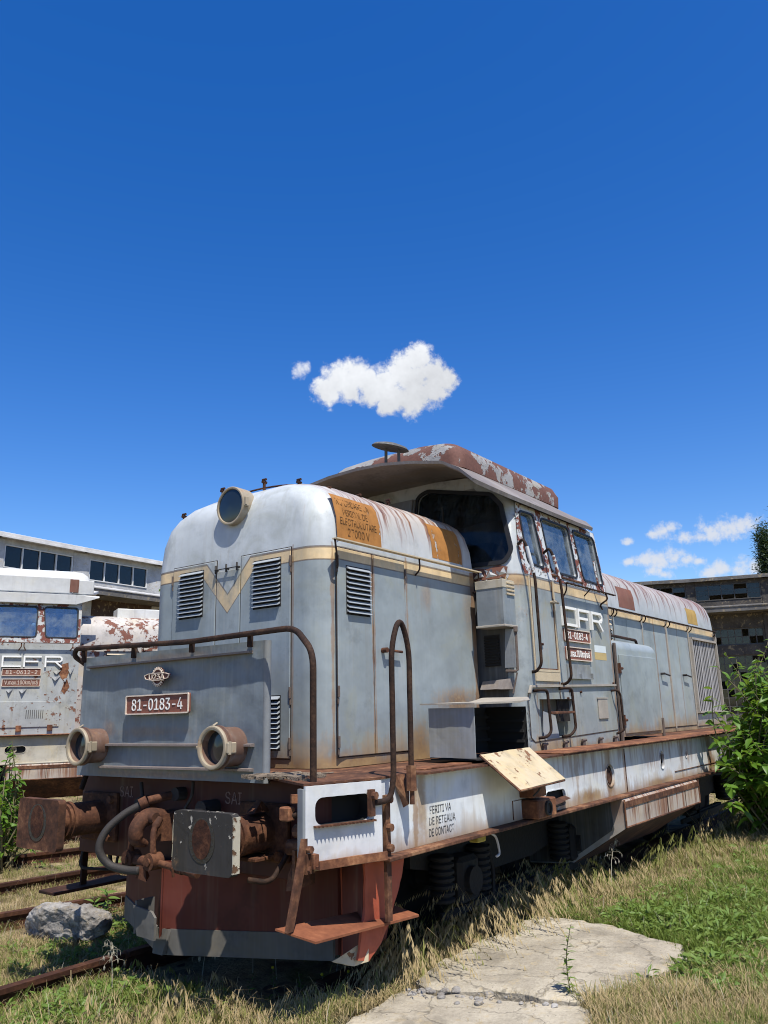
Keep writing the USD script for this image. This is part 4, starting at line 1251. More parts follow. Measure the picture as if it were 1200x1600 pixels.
        st = part(T, 'hanging_step', hull([(-.13, y + sy * -.07, .62), (.78, y + sy * -.07, .555), (-.06, y + sy * .12, .575), (.80, y + sy * .10, .52), (-.13, y + sy * -.07, .612), (.78, y + sy * -.07, .547), (-.06, y + sy * .12, .565), (.80, y + sy * .10, .508)]), 'rust_step')
        part(st, 'step_strap', cat(hull([(-.02, y - .01, 1.0), (.03, y - .01, 1.0), (-.02, y + .01, 1.0), (.03, y + .01, 1.0), (-.13, y - .01, .61), (-.09, y - .01, .61), (-.13, y + .01, .61), (-.09, y + .01, .61)]), bx(-.01, .05, y - .02, y + .015, .84, .93), *[cyl((.01, y, z), (.01, y + sy * .035, z), .018, n=6) for z in (.86, .95)]), 'rust')
        part(st, 'step_strap', cat(bx(.475, .515, y - .01 + sy * .125, y + .01 + sy * .125, .55, 1.16), *[cyl((.495, y + sy * .125, z), (.495, y + sy * .16, z), .020, n=8) for z in (.90, 1.0, 1.14)]), 'rust')
    far = part(T, 'hanging_step', bx(.34, .98, 1.20, 1.40, .405, .425, .004), 'rust_dark')
    part(far, 'step_strap', bx(.60, .645, 1.285, 1.305, .40, 1.20), 'rust_dark')
    part(far, 'step_strap', bx(1.08, 1.12, 1.285, 1.305, .40, 1.20), 'rust_dark')
    part(far, 'step_loop', tube(bent([(.62, 1.27, .80), (.55, 1.25, .55), (.75, 1.1, .52), (.80, 1.1, .78)], .05), .010, 6), 'dark_iron')
    # ---- tall grab hoop beside the bonnet door
    y = -1.62
    hp = part(T, 'grab_hoop', tube(bent([(.375, -1.575, 1.133), (.47, -1.61, 1.137), (.492, y, 1.25), (.500, y, 1.94), (.585, y, 2.115), (.668, y, 1.94), (.655, y, 1.27)], .11, 9), .0155, 12), 'pipe', smooth=True)
    part(hp, 'hoop_foot', cat(hull([(.60, -1.56, 1.255), (.715, -1.56, 1.255), (.655, -1.60, 1.10), (.60, -1.55, 1.20), (.715, -1.55, 1.20), (.655, -1.56, 1.08)]), cyl((.655, y, 1.30), (.655, y, 1.17), .030, n=6), cyl((.655, y, 1.17), (.655, y, 1.10), .014)), 'rust')
    part(hp, 'hoop_foot', cat(bx(.34, .375, -1.585, -1.56, 1.07, 1.20), cyl((.36, -1.56, 1.17), (.36, -1.605, 1.17), .02, n=8)), 'rust')
    part(T, 'deck_litter', cat(*[rough(bx(x, x + .03 + .05 * rnd.random(), yy, yy + .03, 1.25, 1.262 + .01 * rnd.random()), .008, 20, k, 1) for k, (x, yy) in enumerate([(.08 + .3 * rnd.random(), -1.35 + .5 * rnd.random()) for _ in range(34)])], *[tube([(.1 + .3 * rnd.random(), -1.3 + .4 * rnd.random(), 1.265), (.15 + .3 * rnd.random(), -1.3 + .4 * rnd.random(), 1.27)], .004, 4) for _ in range(26)]), 'debris')


def build_side_details(T, V):
    # ---- warning stencil on the sill
    for s, z, x0, w in (('FERITI VA', 1.005, .945, .225), ('DE RETEAUA', .945, .935, .28), ('DE CONTACT', .885, .93, .265)):
        part(T, 'stencilled_words', at(text_fit(s, w, .042, .0012), SIDE(x0 + w / 2, -1.5365, z + .03)), 'stencil')
    # ---- open battery box on the walkway
    b = part(T, 'battery_box', cat(rough(bx(1.525, 1.535, -1.515, -1.165, 1.285, 1.600), .006, 5, 3, 3)), 'grey_box', label='open battery box with its lid hanging down')
    part(b, 'box_lid', rough(cat(hull([(1.49, -1.12, 1.622), (1.49, -1.55, 1.618), (2.12, -1.55, 1.625), (2.12, -1.12, 1.63), (1.49, -1.12, 1.632), (1.49, -1.55, 1.628), (2.12, -1.55, 1.636), (2.12, -1.12, 1.642)]), hull([(2.12, -1.55, 1.626), (2.32, -1.52, 1.648), (2.32, -1.12, 1.65), (2.12, -1.12, 1.63), (2.12, -1.55, 1.638), (2.31, -1.51, 1.668), (2.32, -1.12, 1.67), (2.12, -1.12, 1.642)])), .007, 6, 7, 3), 'lid_paint')
    part(b, 'box_inside', cat(bx(1.54, 2.31, -1.165, -1.155, 1.28, 1.6), bx(1.54, 2.31, -1.51, -1.16, 1.268, 1.275), bx(2.30, 2.308, -1.49, -1.16, 1.28, 1.6), *[bx(1.58, 2.30, -1.19, -1.16, z, z + .02) for z in (1.36, 1.44, 1.52)], *[bx(2.28, 2.30, -1.47, -1.17, z, z + .018) for z in (1.35, 1.42, 1.49, 1.56)]), 'recess')
    part(b, 'torn_edge', cat(*[hull([(2.295, -1.515, z), (2.31, -1.515, z + .05), (2.325, -1.505, z + .04), (2.275 - .02 * rnd.random(), -1.52, z + .015), (2.30, -1.50, z + .02)]) for z in (1.29, 1.35, 1.41, 1.47, 1.53)]), 'grey_box')
    fl = np.array([(1.50, -1.555, 1.300), (2.185, -1.555, 1.311), (2.19, -1.80, 1.106), (1.545, -1.80, 1.094)])
    n = np.cross(fl[1] - fl[0], fl[3] - fl[0]); n /= np.linalg.norm(n)
    part(b, 'hanging_flap', rough(hull(list(fl) + list(fl - n * .014)), .006, 5, 2, 4), 'flap_cream')
    part(b, 'flap_rim', cat(*[tube([fl[i] - n * .004, fl[(i + 1) % 4] - n * .004], .008, 6) for i in (1, 2, 3)]), 'rust')
    part(b, 'flap_chain', tube(smooth_path([(2.0, -1.72, 1.12), (2.01, -1.70, 1.06), (2.0, -1.66, 1.02)]), .006, 5), 'dark_iron')
    part(T, 'deck_litter', rough(bx(.95, 1.5, -1.5, -1.36, 1.2515, 1.258), .008, 7, 3, 4), 'rust_light')
    # ---- boxes on the front wall of the cab
    a = part(T, 'air_box', bx(2.545, 2.74, -1.235, -.985, 2.225, 2.585, .006), 'air_box_paint', smooth=False)
    part(a, 'box_band', bx(2.540, 2.735, -1.239, -.982, 2.525, 2.592, .003), 'old_cream')
    part(a, 'box_sill', bx(2.53, 2.745, -1.245, -.98, 2.215, 2.232, .003), 'lid_paint')
    for k in range(4):
        part(a, 'slat', bx(2.60, 2.725, -1.247, -1.236, 2.47 + .03 * k - .0, 2.485 + .03 * k, .002), 'louvre_cream')
    gl = part(T, 'wall_grille', bx(2.705, 2.722, -1.09, -.95, 1.92, 2.17), 'dark_iron')
    for k in range(11):
        part(gl, 'slat', bx(2.690, 2.706, -1.085, -.955, 1.925 + .022 * k, 1.935 + .022 * k), 'bogie_iron')
    part(T, 'wall_plate', hull([(2.66, -1.245, 1.90), (2.66, -1.15, 1.90), (2.66, -1.245, 2.20), (2.66, -1.17, 2.20), (2.70, -1.245, 1.90), (2.70, -1.15, 1.90), (2.70, -1.245, 2.20), (2.70, -1.17, 2.20)]), 'grey_box')
    part(T, 'wall_plate', rough(hull([(2.62, -1.20, 1.735), (2.62, -.94, 1.735), (2.66, -1.19, 1.815), (2.66, -.94, 1.80), (2.71, -1.2, 1.735), (2.71, -.94, 1.735), (2.71, -1.19, 1.815)]), .006, 9, 3, 2), 'visor_paint')
    part(T, 'drain_pipe', cat(tube([(2.69, -1.25, 2.22), (2.68, -1.25, 1.88), (2.66, -1.245, 1.87), (2.66, -1.16, 1.875)], .012, 8), tube([(2.67, -1.25, 1.86), (2.64, -1.22, 1.70)], .008, 6), cyl((2.68, -1.25, 2.18), (2.68, -1.25, 2.22), .02)), 'hinge_iron')
    # torn sheet peeling below the windscreen
    flaps = []
    for k, (y, z, w, h, tw) in enumerate([(-.88, 2.645, .10, .10, .5), (-1.0, 2.64, .11, .09, -.4), (-1.12, 2.65, .07, .10, .6)]):
        x = 2.70
        flaps.append(hull([(x, y, z), (x, y - w, z + .01), (x - .022 - .008 * tw, y - w * .5, z + h * .25), (x - .004, y - w * (.5 + .4 * tw), z + h * .6), (x + .004, y, z), (x + .004, y - w, z + .01), (x - .02 - .008 * tw, y - w * .5, z + h * .28), (x, y - w * (.5 + .4 * tw), z + h * .6)]))
    part(T, 'peeling_sheet', cat(*flaps), 'peel_flap')
    r = random.Random(77)
    fk = []
    for k in range(60):
        up = r.random() < .6
        x = r.choice([2.91, 2.92, 3.33, 3.34, 4.04, 4.05]) + r.gauss(0, .008) if up else r.uniform(2.9, 4.6)
        z = r.uniform(2.72, 3.22) if up else r.uniform(2.68, 2.725)
        y = -wall_y(z) - .003
        w, h, lift = r.uniform(.012, .03), r.uniform(.015, .045), r.uniform(.006, .022)
        a_ = r.uniform(0, 6.28)
        ca, sa = math.cos(a_), math.sin(a_)
        q = [(-w / 2, 0, 0), (w / 2, 0, 0), (w * .45, h * .5, lift * .35), (-w * .4, h * .55, lift * .3), (w * .1, h, lift)]
        V_ = np.array([(x + u * ca - v * sa, y - o_, z + u * sa + v * ca) for u, v, o_ in q])
        fk.append(trimesh.Trimesh(V_, [(0, 1, 2), (0, 2, 3), (3, 2, 4)], process=False))
    for k in range(26):
        yy, z = -r.uniform(.9, 1.2), r.uniform(2.64, 2.70)
        x = 2.72 + .24 * (z - 2.62) - .004
        w, h, lift = r.uniform(.015, .04), r.uniform(.02, .05), r.uniform(.006, .022)
        a_ = r.uniform(0, 6.28)
        ca, sa = math.cos(a_), math.sin(a_)
        q = [(-w / 2, 0, 0), (w / 2, 0, 0), (w * .45, h * .5, lift * .35), (-w * .4, h * .55, lift * .3), (w * .1, h, lift)]
        V_ = np.array([(x - o_, yy + u * ca - v * sa, z + u * sa + v * ca) for u, v, o_ in q])
        fk.append(trimesh.Trimesh(V_, [(0, 1, 2), (0, 2, 3), (3, 2, 4)], process=False))
    part(T, 'paint_flakes', cat(*fk), 'peel_flap', kind='stuff')
    part(T, 'bare_patch', drape_front(Polygon([(-.80, 2.63), (-1.17, 2.63), (-1.19, 2.72), (-1.10, 2.745), (-1.0, 2.72), (-.9, 2.74), (-.8, 2.71)]), .006, .002), 'red_primer')
    # ---- cab side: door, long handrails, steps, hinges, plates
    t = SIDE(0, -1.27, 0)
    part(T, 'door_moulding', cat(at(ext(LineString([(2.935, 2.66), (2.945, 1.885), (3.40, 1.885), (3.395, 2.66)]).buffer(.010, cap_style='flat', join_style='mitre'), .008), t), at(ext(sbox(2.94, 1.80, 3.40, 1.87), .010), t)), 'louvre_cream')
    part(T, 'door_gap', cat(at(ext(LineString([(2.965, 2.66), (2.965, 1.90), (3.375, 1.90), (3.37, 2.66)]).buffer(.004, cap_style='flat', join_style='mitre'), .003), t)), 'rust')
    for x0, z0, x1, z1, ya in ((2.81, 2.94, 2.865, 1.87, -1.335), (3.285, 2.93, 3.40, 1.78, -1.345)):
        hr = part(T, 'door_handrail', tube(bent([(x0 + .05, -1.235, z0 - .02), (x0, ya + .03, z0 + .01), (x0 + .005, ya, z0 - .06), (x0 + .045, ya - .035, 2.62), (x1, ya - .035, z1 + .05), (x1 + .01, ya + .02, z1), (x1 + .03, -1.27, z1)], .05, 6), .0125, 10), 'pipe', smooth=True)
        part(hr, 'white_wrap', tube([(x0 + .005, ya, z0 - .06), (x0 + .04, ya - .03, 2.66)], .0155, 10), 'peeling_white', smooth=True)
    part(T, 'door_catch', cat(cyl((3.335, -1.27, 2.47), (3.335, -1.32, 2.47), .014), cyl((3.30, -1.315, 2.47), (3.39, -1.315, 2.465), .010)), 'lamp_ring')
    sm = unary_union([LineString([(2.80, 1.70), (2.835, 1.755), (4.64, 1.785)]).buffer(.009, cap_style='flat')])
    part(T, 'waist_moulding', at(ext(sm, .020), t), 'lid_paint')
    part(T, 'panel_gap', at(ext(unary_union([LineString([(2.79, 1.70), (2.80, 1.36), (2.86, 1.325), (4.62, 1.365)]).buffer(.0045)]), .003), t), 'seam')
    rail_loop(T, 'ladder_rail', [(2.89, -1.27, 1.72), (2.89, -1.345, 1.725), (2.975, -1.35, 1.72), (3.0, -1.35, 1.40), (2.95, -1.33, 1.36), (2.93, -1.27, 1.355)], .012, 'pipe', .035)
    rail_loop(T, 'ladder_rail', [(3.37, -1.27, 1.74), (3.37, -1.345, 1.745), (3.45, -1.35, 1.735), (3.475, -1.35, 1.41), (3.40, -1.33, 1.355), (3.36, -1.27, 1.35)], .012, 'pipe', .035)
    part(T, 'ladder_rung', bx(3.02, 3.46, -1.36, -1.335, 1.535, 1.555, .004), 'rust')
    rail_loop(T, 'low_grab_rail', [(4.54, -1.27, 1.73), (4.55, -1.33, 1.735), (4.60, -1.335, 1.70), (4.62, -1.335, 1.36), (4.58, -1.27, 1.33)], .011, 'pipe', .03)
    for x in (2.99, 3.385, 3.76, 4.14, 4.50):
        part(T, 'hatch_hinge', cat(bx(x - .024, x + .024, -1.296, -1.27, 1.24, 1.30, .004), cyl((x - .04, -1.292, 1.305), (x + .04, -1.292, 1.305), .011, n=8)), 'hinge_iron')
    part(T, 'side_plate', at(cat(bx(4.18, 4.40, 1.475, 1.655, .0, .012, .003), bx(4.17, 4.41, 1.655, 1.668, .0, .016)), t), 'lid_paint')
    part(T, 'notice_holder', at(cat(bx(3.56, 4.06, 1.835, 1.955, .0, .012, .002), bx(3.56, 4.06, 1.827, 1.838, .0, .028), bx(3.795, 3.805, 1.83, 1.87, .01, .034), bx(4.05, 4.06, 1.83, 1.88, .01, .034)), t), 'grey_box')
    part(T, 'paper_notice', at(cat(ext(sbox(4.22, 2.085, 4.50, 2.15), .0012)), t), 'sticker_pale')
    part(T, 'paper_notice', at(ext(sbox(4.215, 2.015, 4.50, 2.083), .0012), t), 'sticker_yellow')
    dr = part(T, 'cab_drip_rail', cat(bx(3.53, 4.69, -1.352, -1.322, 2.655, 2.663), tube(smooth_path([(3.54, -1.337, 2.66), (3.55, -1.33, 2.60), (3.585, -1.28, 2.545)], 5), .007, 6), tube(smooth_path([(4.45, -1.337, 2.66), (4.47, -1.34, 2.60), (4.45, -1.28, 2.55), (4.46, -1.29, 2.50)], 5), .009, 6), tube([(4.08, -1.337, 2.66), (4.08, -1.27, 2.60)], .006, 6)), 'pipe')
    part(T, 'mirror_arm', tube(smooth_path([(4.31, -1.30, 2.96), (4.31, -1.31, 2.85), (4.33, -1.32, 2.73), (4.40, -1.33, 2.665)], 6), .010, 8), 'peeling_white', smooth=True)
    part(T, 'wall_bolt', cat(*[cyl((x, -1.27, z), (x, -1.285, z), .012, n=6) for x, z in ((3.58, 1.72), (3.81, 1.715), (4.60, 1.80), (3.10, 2.10), (3.53, 1.66))]), 'rust_dark')
    part(T, 'window_sill', cat(bx(3.42, 4.08, -1.275, -1.245, 2.715, 2.732, .003)), 'rust')
    # ---- what sits on the sill
    sb = part(T, 'socket_box', cat(bx(2.06, 2.34, -1.66, -1.53, .865, .985, .008), bx(2.04, 2.24, -1.64, -1.53, 1.0, 1.075, .006)), 'rust_light')
    part(sb, 'socket', cat(at(lathe([(.048, 0), (.048, .016), (.034, .016), (.034, -.02)], 16), SIDE(2.20, -1.66, .925)), cyl((2.20, -1.655, .925), (2.20, -1.664, .925), .033)), 'dark_iron')
    part(sb, 'bent_guard', rough(hull([(2.36, -1.54, .93), (2.75, -1.54, .95), (2.36, -1.62, .915), (2.72, -1.60, .935), (2.36, -1.54, .92), (2.75, -1.54, .94)]), .006, 8, 2, 2), 'rust')
    part(T, 'lifting_lug', cat(at(lathe([(.06, -.06), (.06, .01), (.04, .01), (.04, -.06)], 20), SIDE(3.66, -1.52, 1.025)), bx(3.63, 3.69, -1.525, -1.515, .94, 1.10)), 'rust_dark')
    part(T, 'under_fitting', cat(bx(1.58, 1.68, -1.47, -1.40, .77, .832, .006)), 'yellow_cap')
    part(T, 'air_hook', tube(smooth_path([(1.70, -1.46, .82), (1.80, -1.47, .78), (1.84, -1.47, .68), (1.80, -1.47, .66)]), .008, 6), 'grey_bars')
    part(T, 'sill_stiffener', cat(*[bx(x, x + .02, -1.58, -1.537, .862, 1.06, .003) for x in (7.25, 7.40, 7.62, 7.74)]), 'skirt_white')
    part(T, 'sill_seam', cat(bx(1.95, 2.28, -1.541, -1.536, .985, .989), bx(1.93, 1.935, -1.541, -1.536, .87, .99), bx(4.02, 4.03, -1.541, -1.536, .862, 1.22), bx(5.35, 7.2, -1.542, -1.536, .935, .941)), 'rust')


simple('hinge_iron', (.10, .075, .06), .7, var=.5, scale=20)
simple('ledge_paint', (.17, .14, .125), .6, var=.3, scale=10)
simple('lid_paint', (.30, .27, .225), .6, var=.35, scale=9)
paint('lamp_barrel', (.15, .085, .060), rust=.85, streak=.3, dirt=.9, rough_=.5)
paint('air_box_paint', (.21, .235, .25), rust=.35, streak=.6, dirt=.6, rough_=.32, dents=1.2, gloss=.5)
paint('peel_flap', (.36, .37, .37), rust=.35, streak=.2, dirt=.4, rough_=.55)
# ------------------------------------------------------------------ the ground
def smoothstep(a, b, x):
    t = np.clip((np.asarray(x, float) - a) / (b - a), 0, 1)
    return t * t * (3 - 2 * t)


def ground_z(x, y):
    x, y = np.asarray(x, float), np.asarray(y, float)
    p = np.stack([x, y, np.zeros_like(x)], -1)
    near = .24 * smoothstep(-.95, -1.55, y) * smoothstep(-.9, .35, x + .25 * (y + 1.5) * 0)
    h = -.085 + near + .055 * smoothstep(1.6, 5.0, y)
    h = h + (meshkit.fbm(p * 1.1, 3, 5) - .5) * .07 + (meshkit.fbm(p * 4.0, 3, 9) - .5) * .035
    h = h + .09 * smoothstep(.55, .15, x) * smoothstep(.55, .2, y) * smoothstep(-2.4, -1.2, y) * smoothstep(-1.6, -.5, x)
    far = smoothstep(14, 60, np.hypot(x, y))
    return h * (1 - far) - .05 * far


def build_ground():
    def axis(c, n, k):
        t = np.linspace(-1, 1, n)
        return c + np.sinh(t * k) / np.sinh(k) * 900
    xs, ys = axis(2.0, 260, 7.6), axis(-.6, 260, 7.6)
    X, Y = np.meshgrid(xs, ys)
    Z = ground_z(X, Y)
    import shapely
    sunk = shapely.contains_xy(PAVED.buffer(.02), X, Y)
    Z = np.where(sunk, np.minimum(Z, .05), Z)
    V = np.stack([X.ravel(), Y.ravel(), Z.ravel()], 1)
    n = len(xs)
    i, j = np.meshgrid(np.arange(n - 1), np.arange(n - 1))
    a = (j * n + i).ravel()
    F = np.vstack([np.c_[a, a + 1, a + n + 1], np.c_[a, a + n + 1, a + n]])
    solo('ground', trimesh.Trimesh(V, F, process=False), 'ground', kind='structure', smooth=True)



# broken slab beside the engine
SLAB = Polygon([(2.37, -1.42), (1.64, -1.36), (.86, -1.46), (.80, -1.60), (.98, -2.05), (1.02, -2.32), (1.55, -2.52), (1.90, -2.56), (2.22, -2.50), (2.36, -2.1), (2.46, -1.75)])
SLAB2 = Polygon([(.80, -1.50), (.28, -1.46), (.02, -1.55), (-.15, -1.85), (.02, -2.40), (.40, -2.62), (.93, -2.50), (.975, -2.34), (.93, -2.06), (.755, -1.62)])


def slab_piece(poly, ztop, tilt, seed):
    c = poly.segmentize(.05)
    e = np.array(c.exterior.coords)[:-1]
    w = (meshkit.fbm(np.c_[e * 6, np.zeros(len(e))], 3, seed)[:, None] - .5) * .12
    e = e + (e - e.mean(0)) / np.linalg.norm(e - e.mean(0), axis=1, keepdims=True) * w
    c = Polygon(e).buffer(0)
    pts = [p for p in rng.uniform(e.min(0), e.max(0), (900, 2)) if c.buffer(-.03).contains(Point(p))]
    pts = np.vstack([e, np.array(c.buffer(-.018).exterior.coords)[::2], np.array(pts)])
    from scipy.spatial import Delaunay
    tri = Delaunay(pts).simplices
    tri = np.array([t for t in tri if c.buffer(.001).contains(Point(pts[t].mean(0)))])
    ne = len(e)
    zt = ztop + (pts[:, 0] - 1.2) * tilt[0] + (pts[:, 1] + 2.0) * tilt[1] + (meshkit.fbm(np.c_[pts * 5, np.zeros(len(pts))], 4, seed + 3) - .5) * .022
    zt[:ne] -= .016
    top = np.c_[pts, zt]
    a, b, d = top[tri[:, 0]], top[tri[:, 1]], top[tri[:, 2]]
    flip = np.cross(b - a, d - a)[:, 2] < 0
    tri[flip] = tri[flip][:, ::-1]
    bot = np.c_[e, np.full(ne, ztop - .22)]
    F = [tuple(t) for t in tri]
    n0 = len(top)
    ccw = Polygon(e).exterior.is_ccw
    for i in range(ne):
        j = (i + 1) % ne
        q = [(i, n0 + i, n0 + j), (i, n0 + j, j)]
        F += q if ccw else [t[::-1] for t in q]
    return trimesh.Trimesh(np.vstack([top, bot]), F, process=False)


sl = thing('pavement', kind='structure')
part(sl, 'slab', slab_piece(SLAB, .185, (.004, .0), 3), 'slab_concrete', smooth=30)
part(sl, 'slab', slab_piece(SLAB2, .165, (.0, -.004), 8), 'slab_concrete', smooth=30)
crumbs = []
for k in range(46):
    f = rnd.random()
    x, y = .72 + .20 * f + rnd.gauss(0, .045), -1.52 - .72 * f + rnd.gauss(0, .04)
    r = .006 + .020 * rnd.random() ** 2
    m = trimesh.creation.icosphere(1, r)
    m = rough(m, r * .5, 40, k)
    m.apply_scale((1.3, 1, .6)); m.apply_translation((x, y, .165 + r * .2))
    crumbs.append(m)
part(sl, 'crumbs', cat(*crumbs), 'old_stone', kind='stuff')
PAVED = unary_union([SLAB, SLAB2])
build_ground()

# ------------------------------------------------------------------ rails
RAILP = Polygon([(-.065, 0), (.065, 0), (.065, .012), (.012, .028), (.010, .10), (.034, .112), (.034, .142), (-.034, .142), (-.034, .112), (-.010, .10), (-.012, .028), (-.065, .012)])


def rail_mesh(a, b, top, wob=.0):
    a, b = np.array(a, float), np.array(b, float)
    L = np.linalg.norm(b - a)
    m = ext(RAILP, L)
    d = (b - a) / L
    s = np.array([-d[1], d[0]])
    v = np.array(m.vertices)
    w = np.zeros((len(v), 3))
    w[:, :2] = a + np.outer(v[:, 2], d) + np.outer(v[:, 0], s)
    w[:, 2] = v[:, 1] + top - .142
    m = trimesh.Trimesh(w, m.faces, process=False)
    m.fix_normals()
    return m


def track(rails, top, label, group=None, sleepers=None, ends=None):
    t = thing('railway_track', label, 'railway track', group)
    for a, b in rails:
        part(t, 'rail', rail_mesh(a, b, top), 'rail_steel')
    if sleepers:
        (ax, ay), (bx_, by), n, w = sleepers
        for k in range(n):
            f = k / (n - 1)
            x, y = ax + (bx_ - ax) * f, ay + (by - ay) * f
            d = np.array([bx_ - ax, by - ay]); d /= np.linalg.norm(d)
            m = bx(-.11, .11, -w / 2, w / 2, top - .24, top - .150, .015)
            m.apply_transform(frame((x, y, 0), (d[0], d[1], 0), (-d[1], d[0], 0)))
            part(t, 'sleeper', m, 'sleeper_wood')
    return t


track([((-2.2, .80), (.63, .80)), ((.66, .80), (10.4, .78)), ((.9, -.74), (10.4, -.74))], .045, 'rusty track under the front grey locomotive, its left rail broken off in the grass', sleepers=((-1.5, .03), (10, .03), 15, 2.2))
dA = np.array([2.9, -.26]); dA /= np.linalg.norm(dA)


def railpx(p, q, z, l0, l1):
    """A rail whose top passes through two points on the ground."""
    p, q = np.array(p), np.array(q)
    d = (q - p) / np.linalg.norm(q - p)
    return (p + d * l0, p + d * l1)


track([railpx((1.384, 3.763), (2.635, 3.633), .13, -3.5, 9), railpx((.847, 2.545), (1.70, 2.345), .13, -3.5, 8.5)], .065, 'rusty track half buried in straw left of the front locomotive, second from it')
track([railpx((2.05, 5.13), (2.68, 4.96), .15, -4, 9), railpx((2.78, 6.36), (3.60, 5.88), .15, -4, 9)], .09, 'rusty track in front of the white locomotive at the left edge')

# ------------------------------------------------------------------ the two locomotives
V1 = dict(hood='hood_paint', door='door_paint', cab='cab_paint', roof='roof_paint', visor='visor_paint', skirt='skirt_white', flange='rust', posts='peeling_white', front='cab_front_paint', letters='cast_letters', tank='tank_paint')
V2 = dict(hood='old_hood', door='old_hood', cab='old_cab', roof='old_white', visor='old_white', skirt='old_cream', flange='old_cream', posts='peeling_frame', front='old_white', letters='cast_letters', tank='tank_paint')
L1 = thing('locomotive', 'weathered grey and white diesel locomotive numbered 81-0183-4 in the middle, closest to the viewer', 'locomotive', xf=np.eye(4))
build_loco(L1, V1, True)
a = math.radians(-25)
X2 = np.eye(4)
X2[:2, :2] = [[math.cos(a), -math.sin(a)], [math.sin(a), math.cos(a)]]
X2[:3, 3] = (.801, 10.697, .113)
L2 = thing('locomotive', 'white and grey diesel locomotive numbered 81-0612-2 with torn cab sheet at the left edge', 'locomotive', xf=X2)
build_loco(L2, V2, False)
# torn sheet, grilles and rails on the second engine's cab
tt = SIDE(0, -1.27, 0)
part(L2, 'torn_sheet', at(ext(Polygon([(4.36, 2.20), (4.40, 2.33), (4.50, 2.36), (4.52, 2.22), (4.49, 2.12), (4.54, 1.98), (4.47, 1.86), (4.42, 1.92), (4.46, 2.06), (4.40, 2.12)]), .0015, .0015), tt), 'rust_light')
part(L2, 'peeling_sheet', at(cat(*[hull([(x, z, .002), (x + w, z + .02, .002), (x + w * .4, z - h, .045), (x + w * .5, z + .01, .03)]) for x, z, w, h in ((4.28, 2.22, .12, .05), (4.26, 2.13, .14, .06), (4.5, 2.25, .09, .08), (4.44, 2.10, .06, .05), (3.80, 1.93, .12, .05), (3.62, 1.93, .1, .04))]), tt), 'peel_flap')
part(L2, 'lower_hatch', at(cat(bx(3.1, 4.42, 1.37, 1.76, 0, .014, .004)), tt), 'old_cab')
part(L2, 'hatch_grille', at(cat(*[bx(3.93 + .03 * k, 3.938 + .03 * k, 1.50, 1.63, .012, .018) for k in range(9)]), tt), 'dark_iron')
part(L2, 'hatch_hinge', at(cat(*[bx(x, x + .08, 1.31, 1.40, .01, .03, .004) for x in (3.3, 3.8, 4.25)]), tt), 'rust_light')
part(L2, 'cab_drip_rail', cat(bx(2.9, 4.55, -1.352, -1.322, 2.655, 2.663), *[tube(smooth_path([(x, -1.337, 2.66), (x, -1.33, 2.60), (x + .03 * s, -1.28, 2.55)], 5), .009, 6) for x, s in ((3.05, 1), (3.78, -1), (3.82, 1), (4.54, -1))]), 'rust')
part(L2, 'roof_fascia', cat(bx(2.4, 4.55, -1.262, -1.245, 3.30, 3.46, .004), hull([(4.55, -1.262, 3.30), (4.55, -1.262, 3.46), (4.92, -1.2, 3.46), (4.55, -1.2, 3.30), (4.55, -1.2, 3.46), (4.92, -1.23, 3.43)])), 'old_white')
part(L2, 'roof_box', cat(bx(2.6, 4.50, -1.10, -1.05, 3.50, 3.76, .01), bx(4.52, 4.85, -1.06, -1.0, 3.50, 3.74, .01)), 'old_white')
part(L2, 'roof_rust', bx(4.46, 4.60, -1.112, -1.09, 3.52, 3.74, .004), 'red_primer')
part(L2, 'bonnet_box', bx(5.35, 6.35, -.5, -.1, 3.1, 3.36, .01), 'old_white')
part(L2, 'primer_patch', hull([(6.55, -.905, 2.70), (6.85, -.905, 2.70), (6.55, -.83, 3.0), (6.85, -.83, 3.0), (6.55, -.89, 2.70), (6.85, -.89, 2.70)]), 'yellow_primer')
part(L2, 'tail_lamp_recess', at(lathe([(.05, .0), (.05, .012), (.03, .012), (.02, .0)], 16), SIDE(3.78, -1.50, 1.05)), 'lamp_ring')

# ------------------------------------------------------------------ the roundhouse
FACADE = smooth_path([(-8, 21.6, 0), (2, 22.2, 0), (10.8, 22.8, 0), (18.1, 23.4, 0), (25.0, 22.4, 0), (31, 19.2, 0), (35.6, 15.2, 0), (39.0, 10.7, 0), (41.3, 4.2, 0), (42.3, -3, 0), (42.4, -10, 0)], 24)[:, :2]
FLEN = np.r_[0, np.cumsum(np.linalg.norm(np.diff(FACADE, axis=0), axis=1))]


def facade_at(s_, off):
    """A point of the curved front, off metres towards the yard."""
    p = np.array([np.interp(s_, FLEN, FACADE[:, k]) for k in (0, 1)])
    q = np.array([np.interp(s_ + .5, FLEN, FACADE[:, k]) - np.interp(s_ - .5, FLEN, FACADE[:, k]) for k in (0, 1)])
    q /= np.linalg.norm(q)
    return p + off * np.array([q[1], -q[0]])


def bay_frame(off, s0, s1):
    p0, p1 = facade_at(s0, off), facade_at(s1, off)
    return frame((p0[0], p0[1], 0), (p1[0] - p0[0], p1[1] - p0[1], 0), (0, 0, 1)), float(np.linalg.norm(p1 - p0))


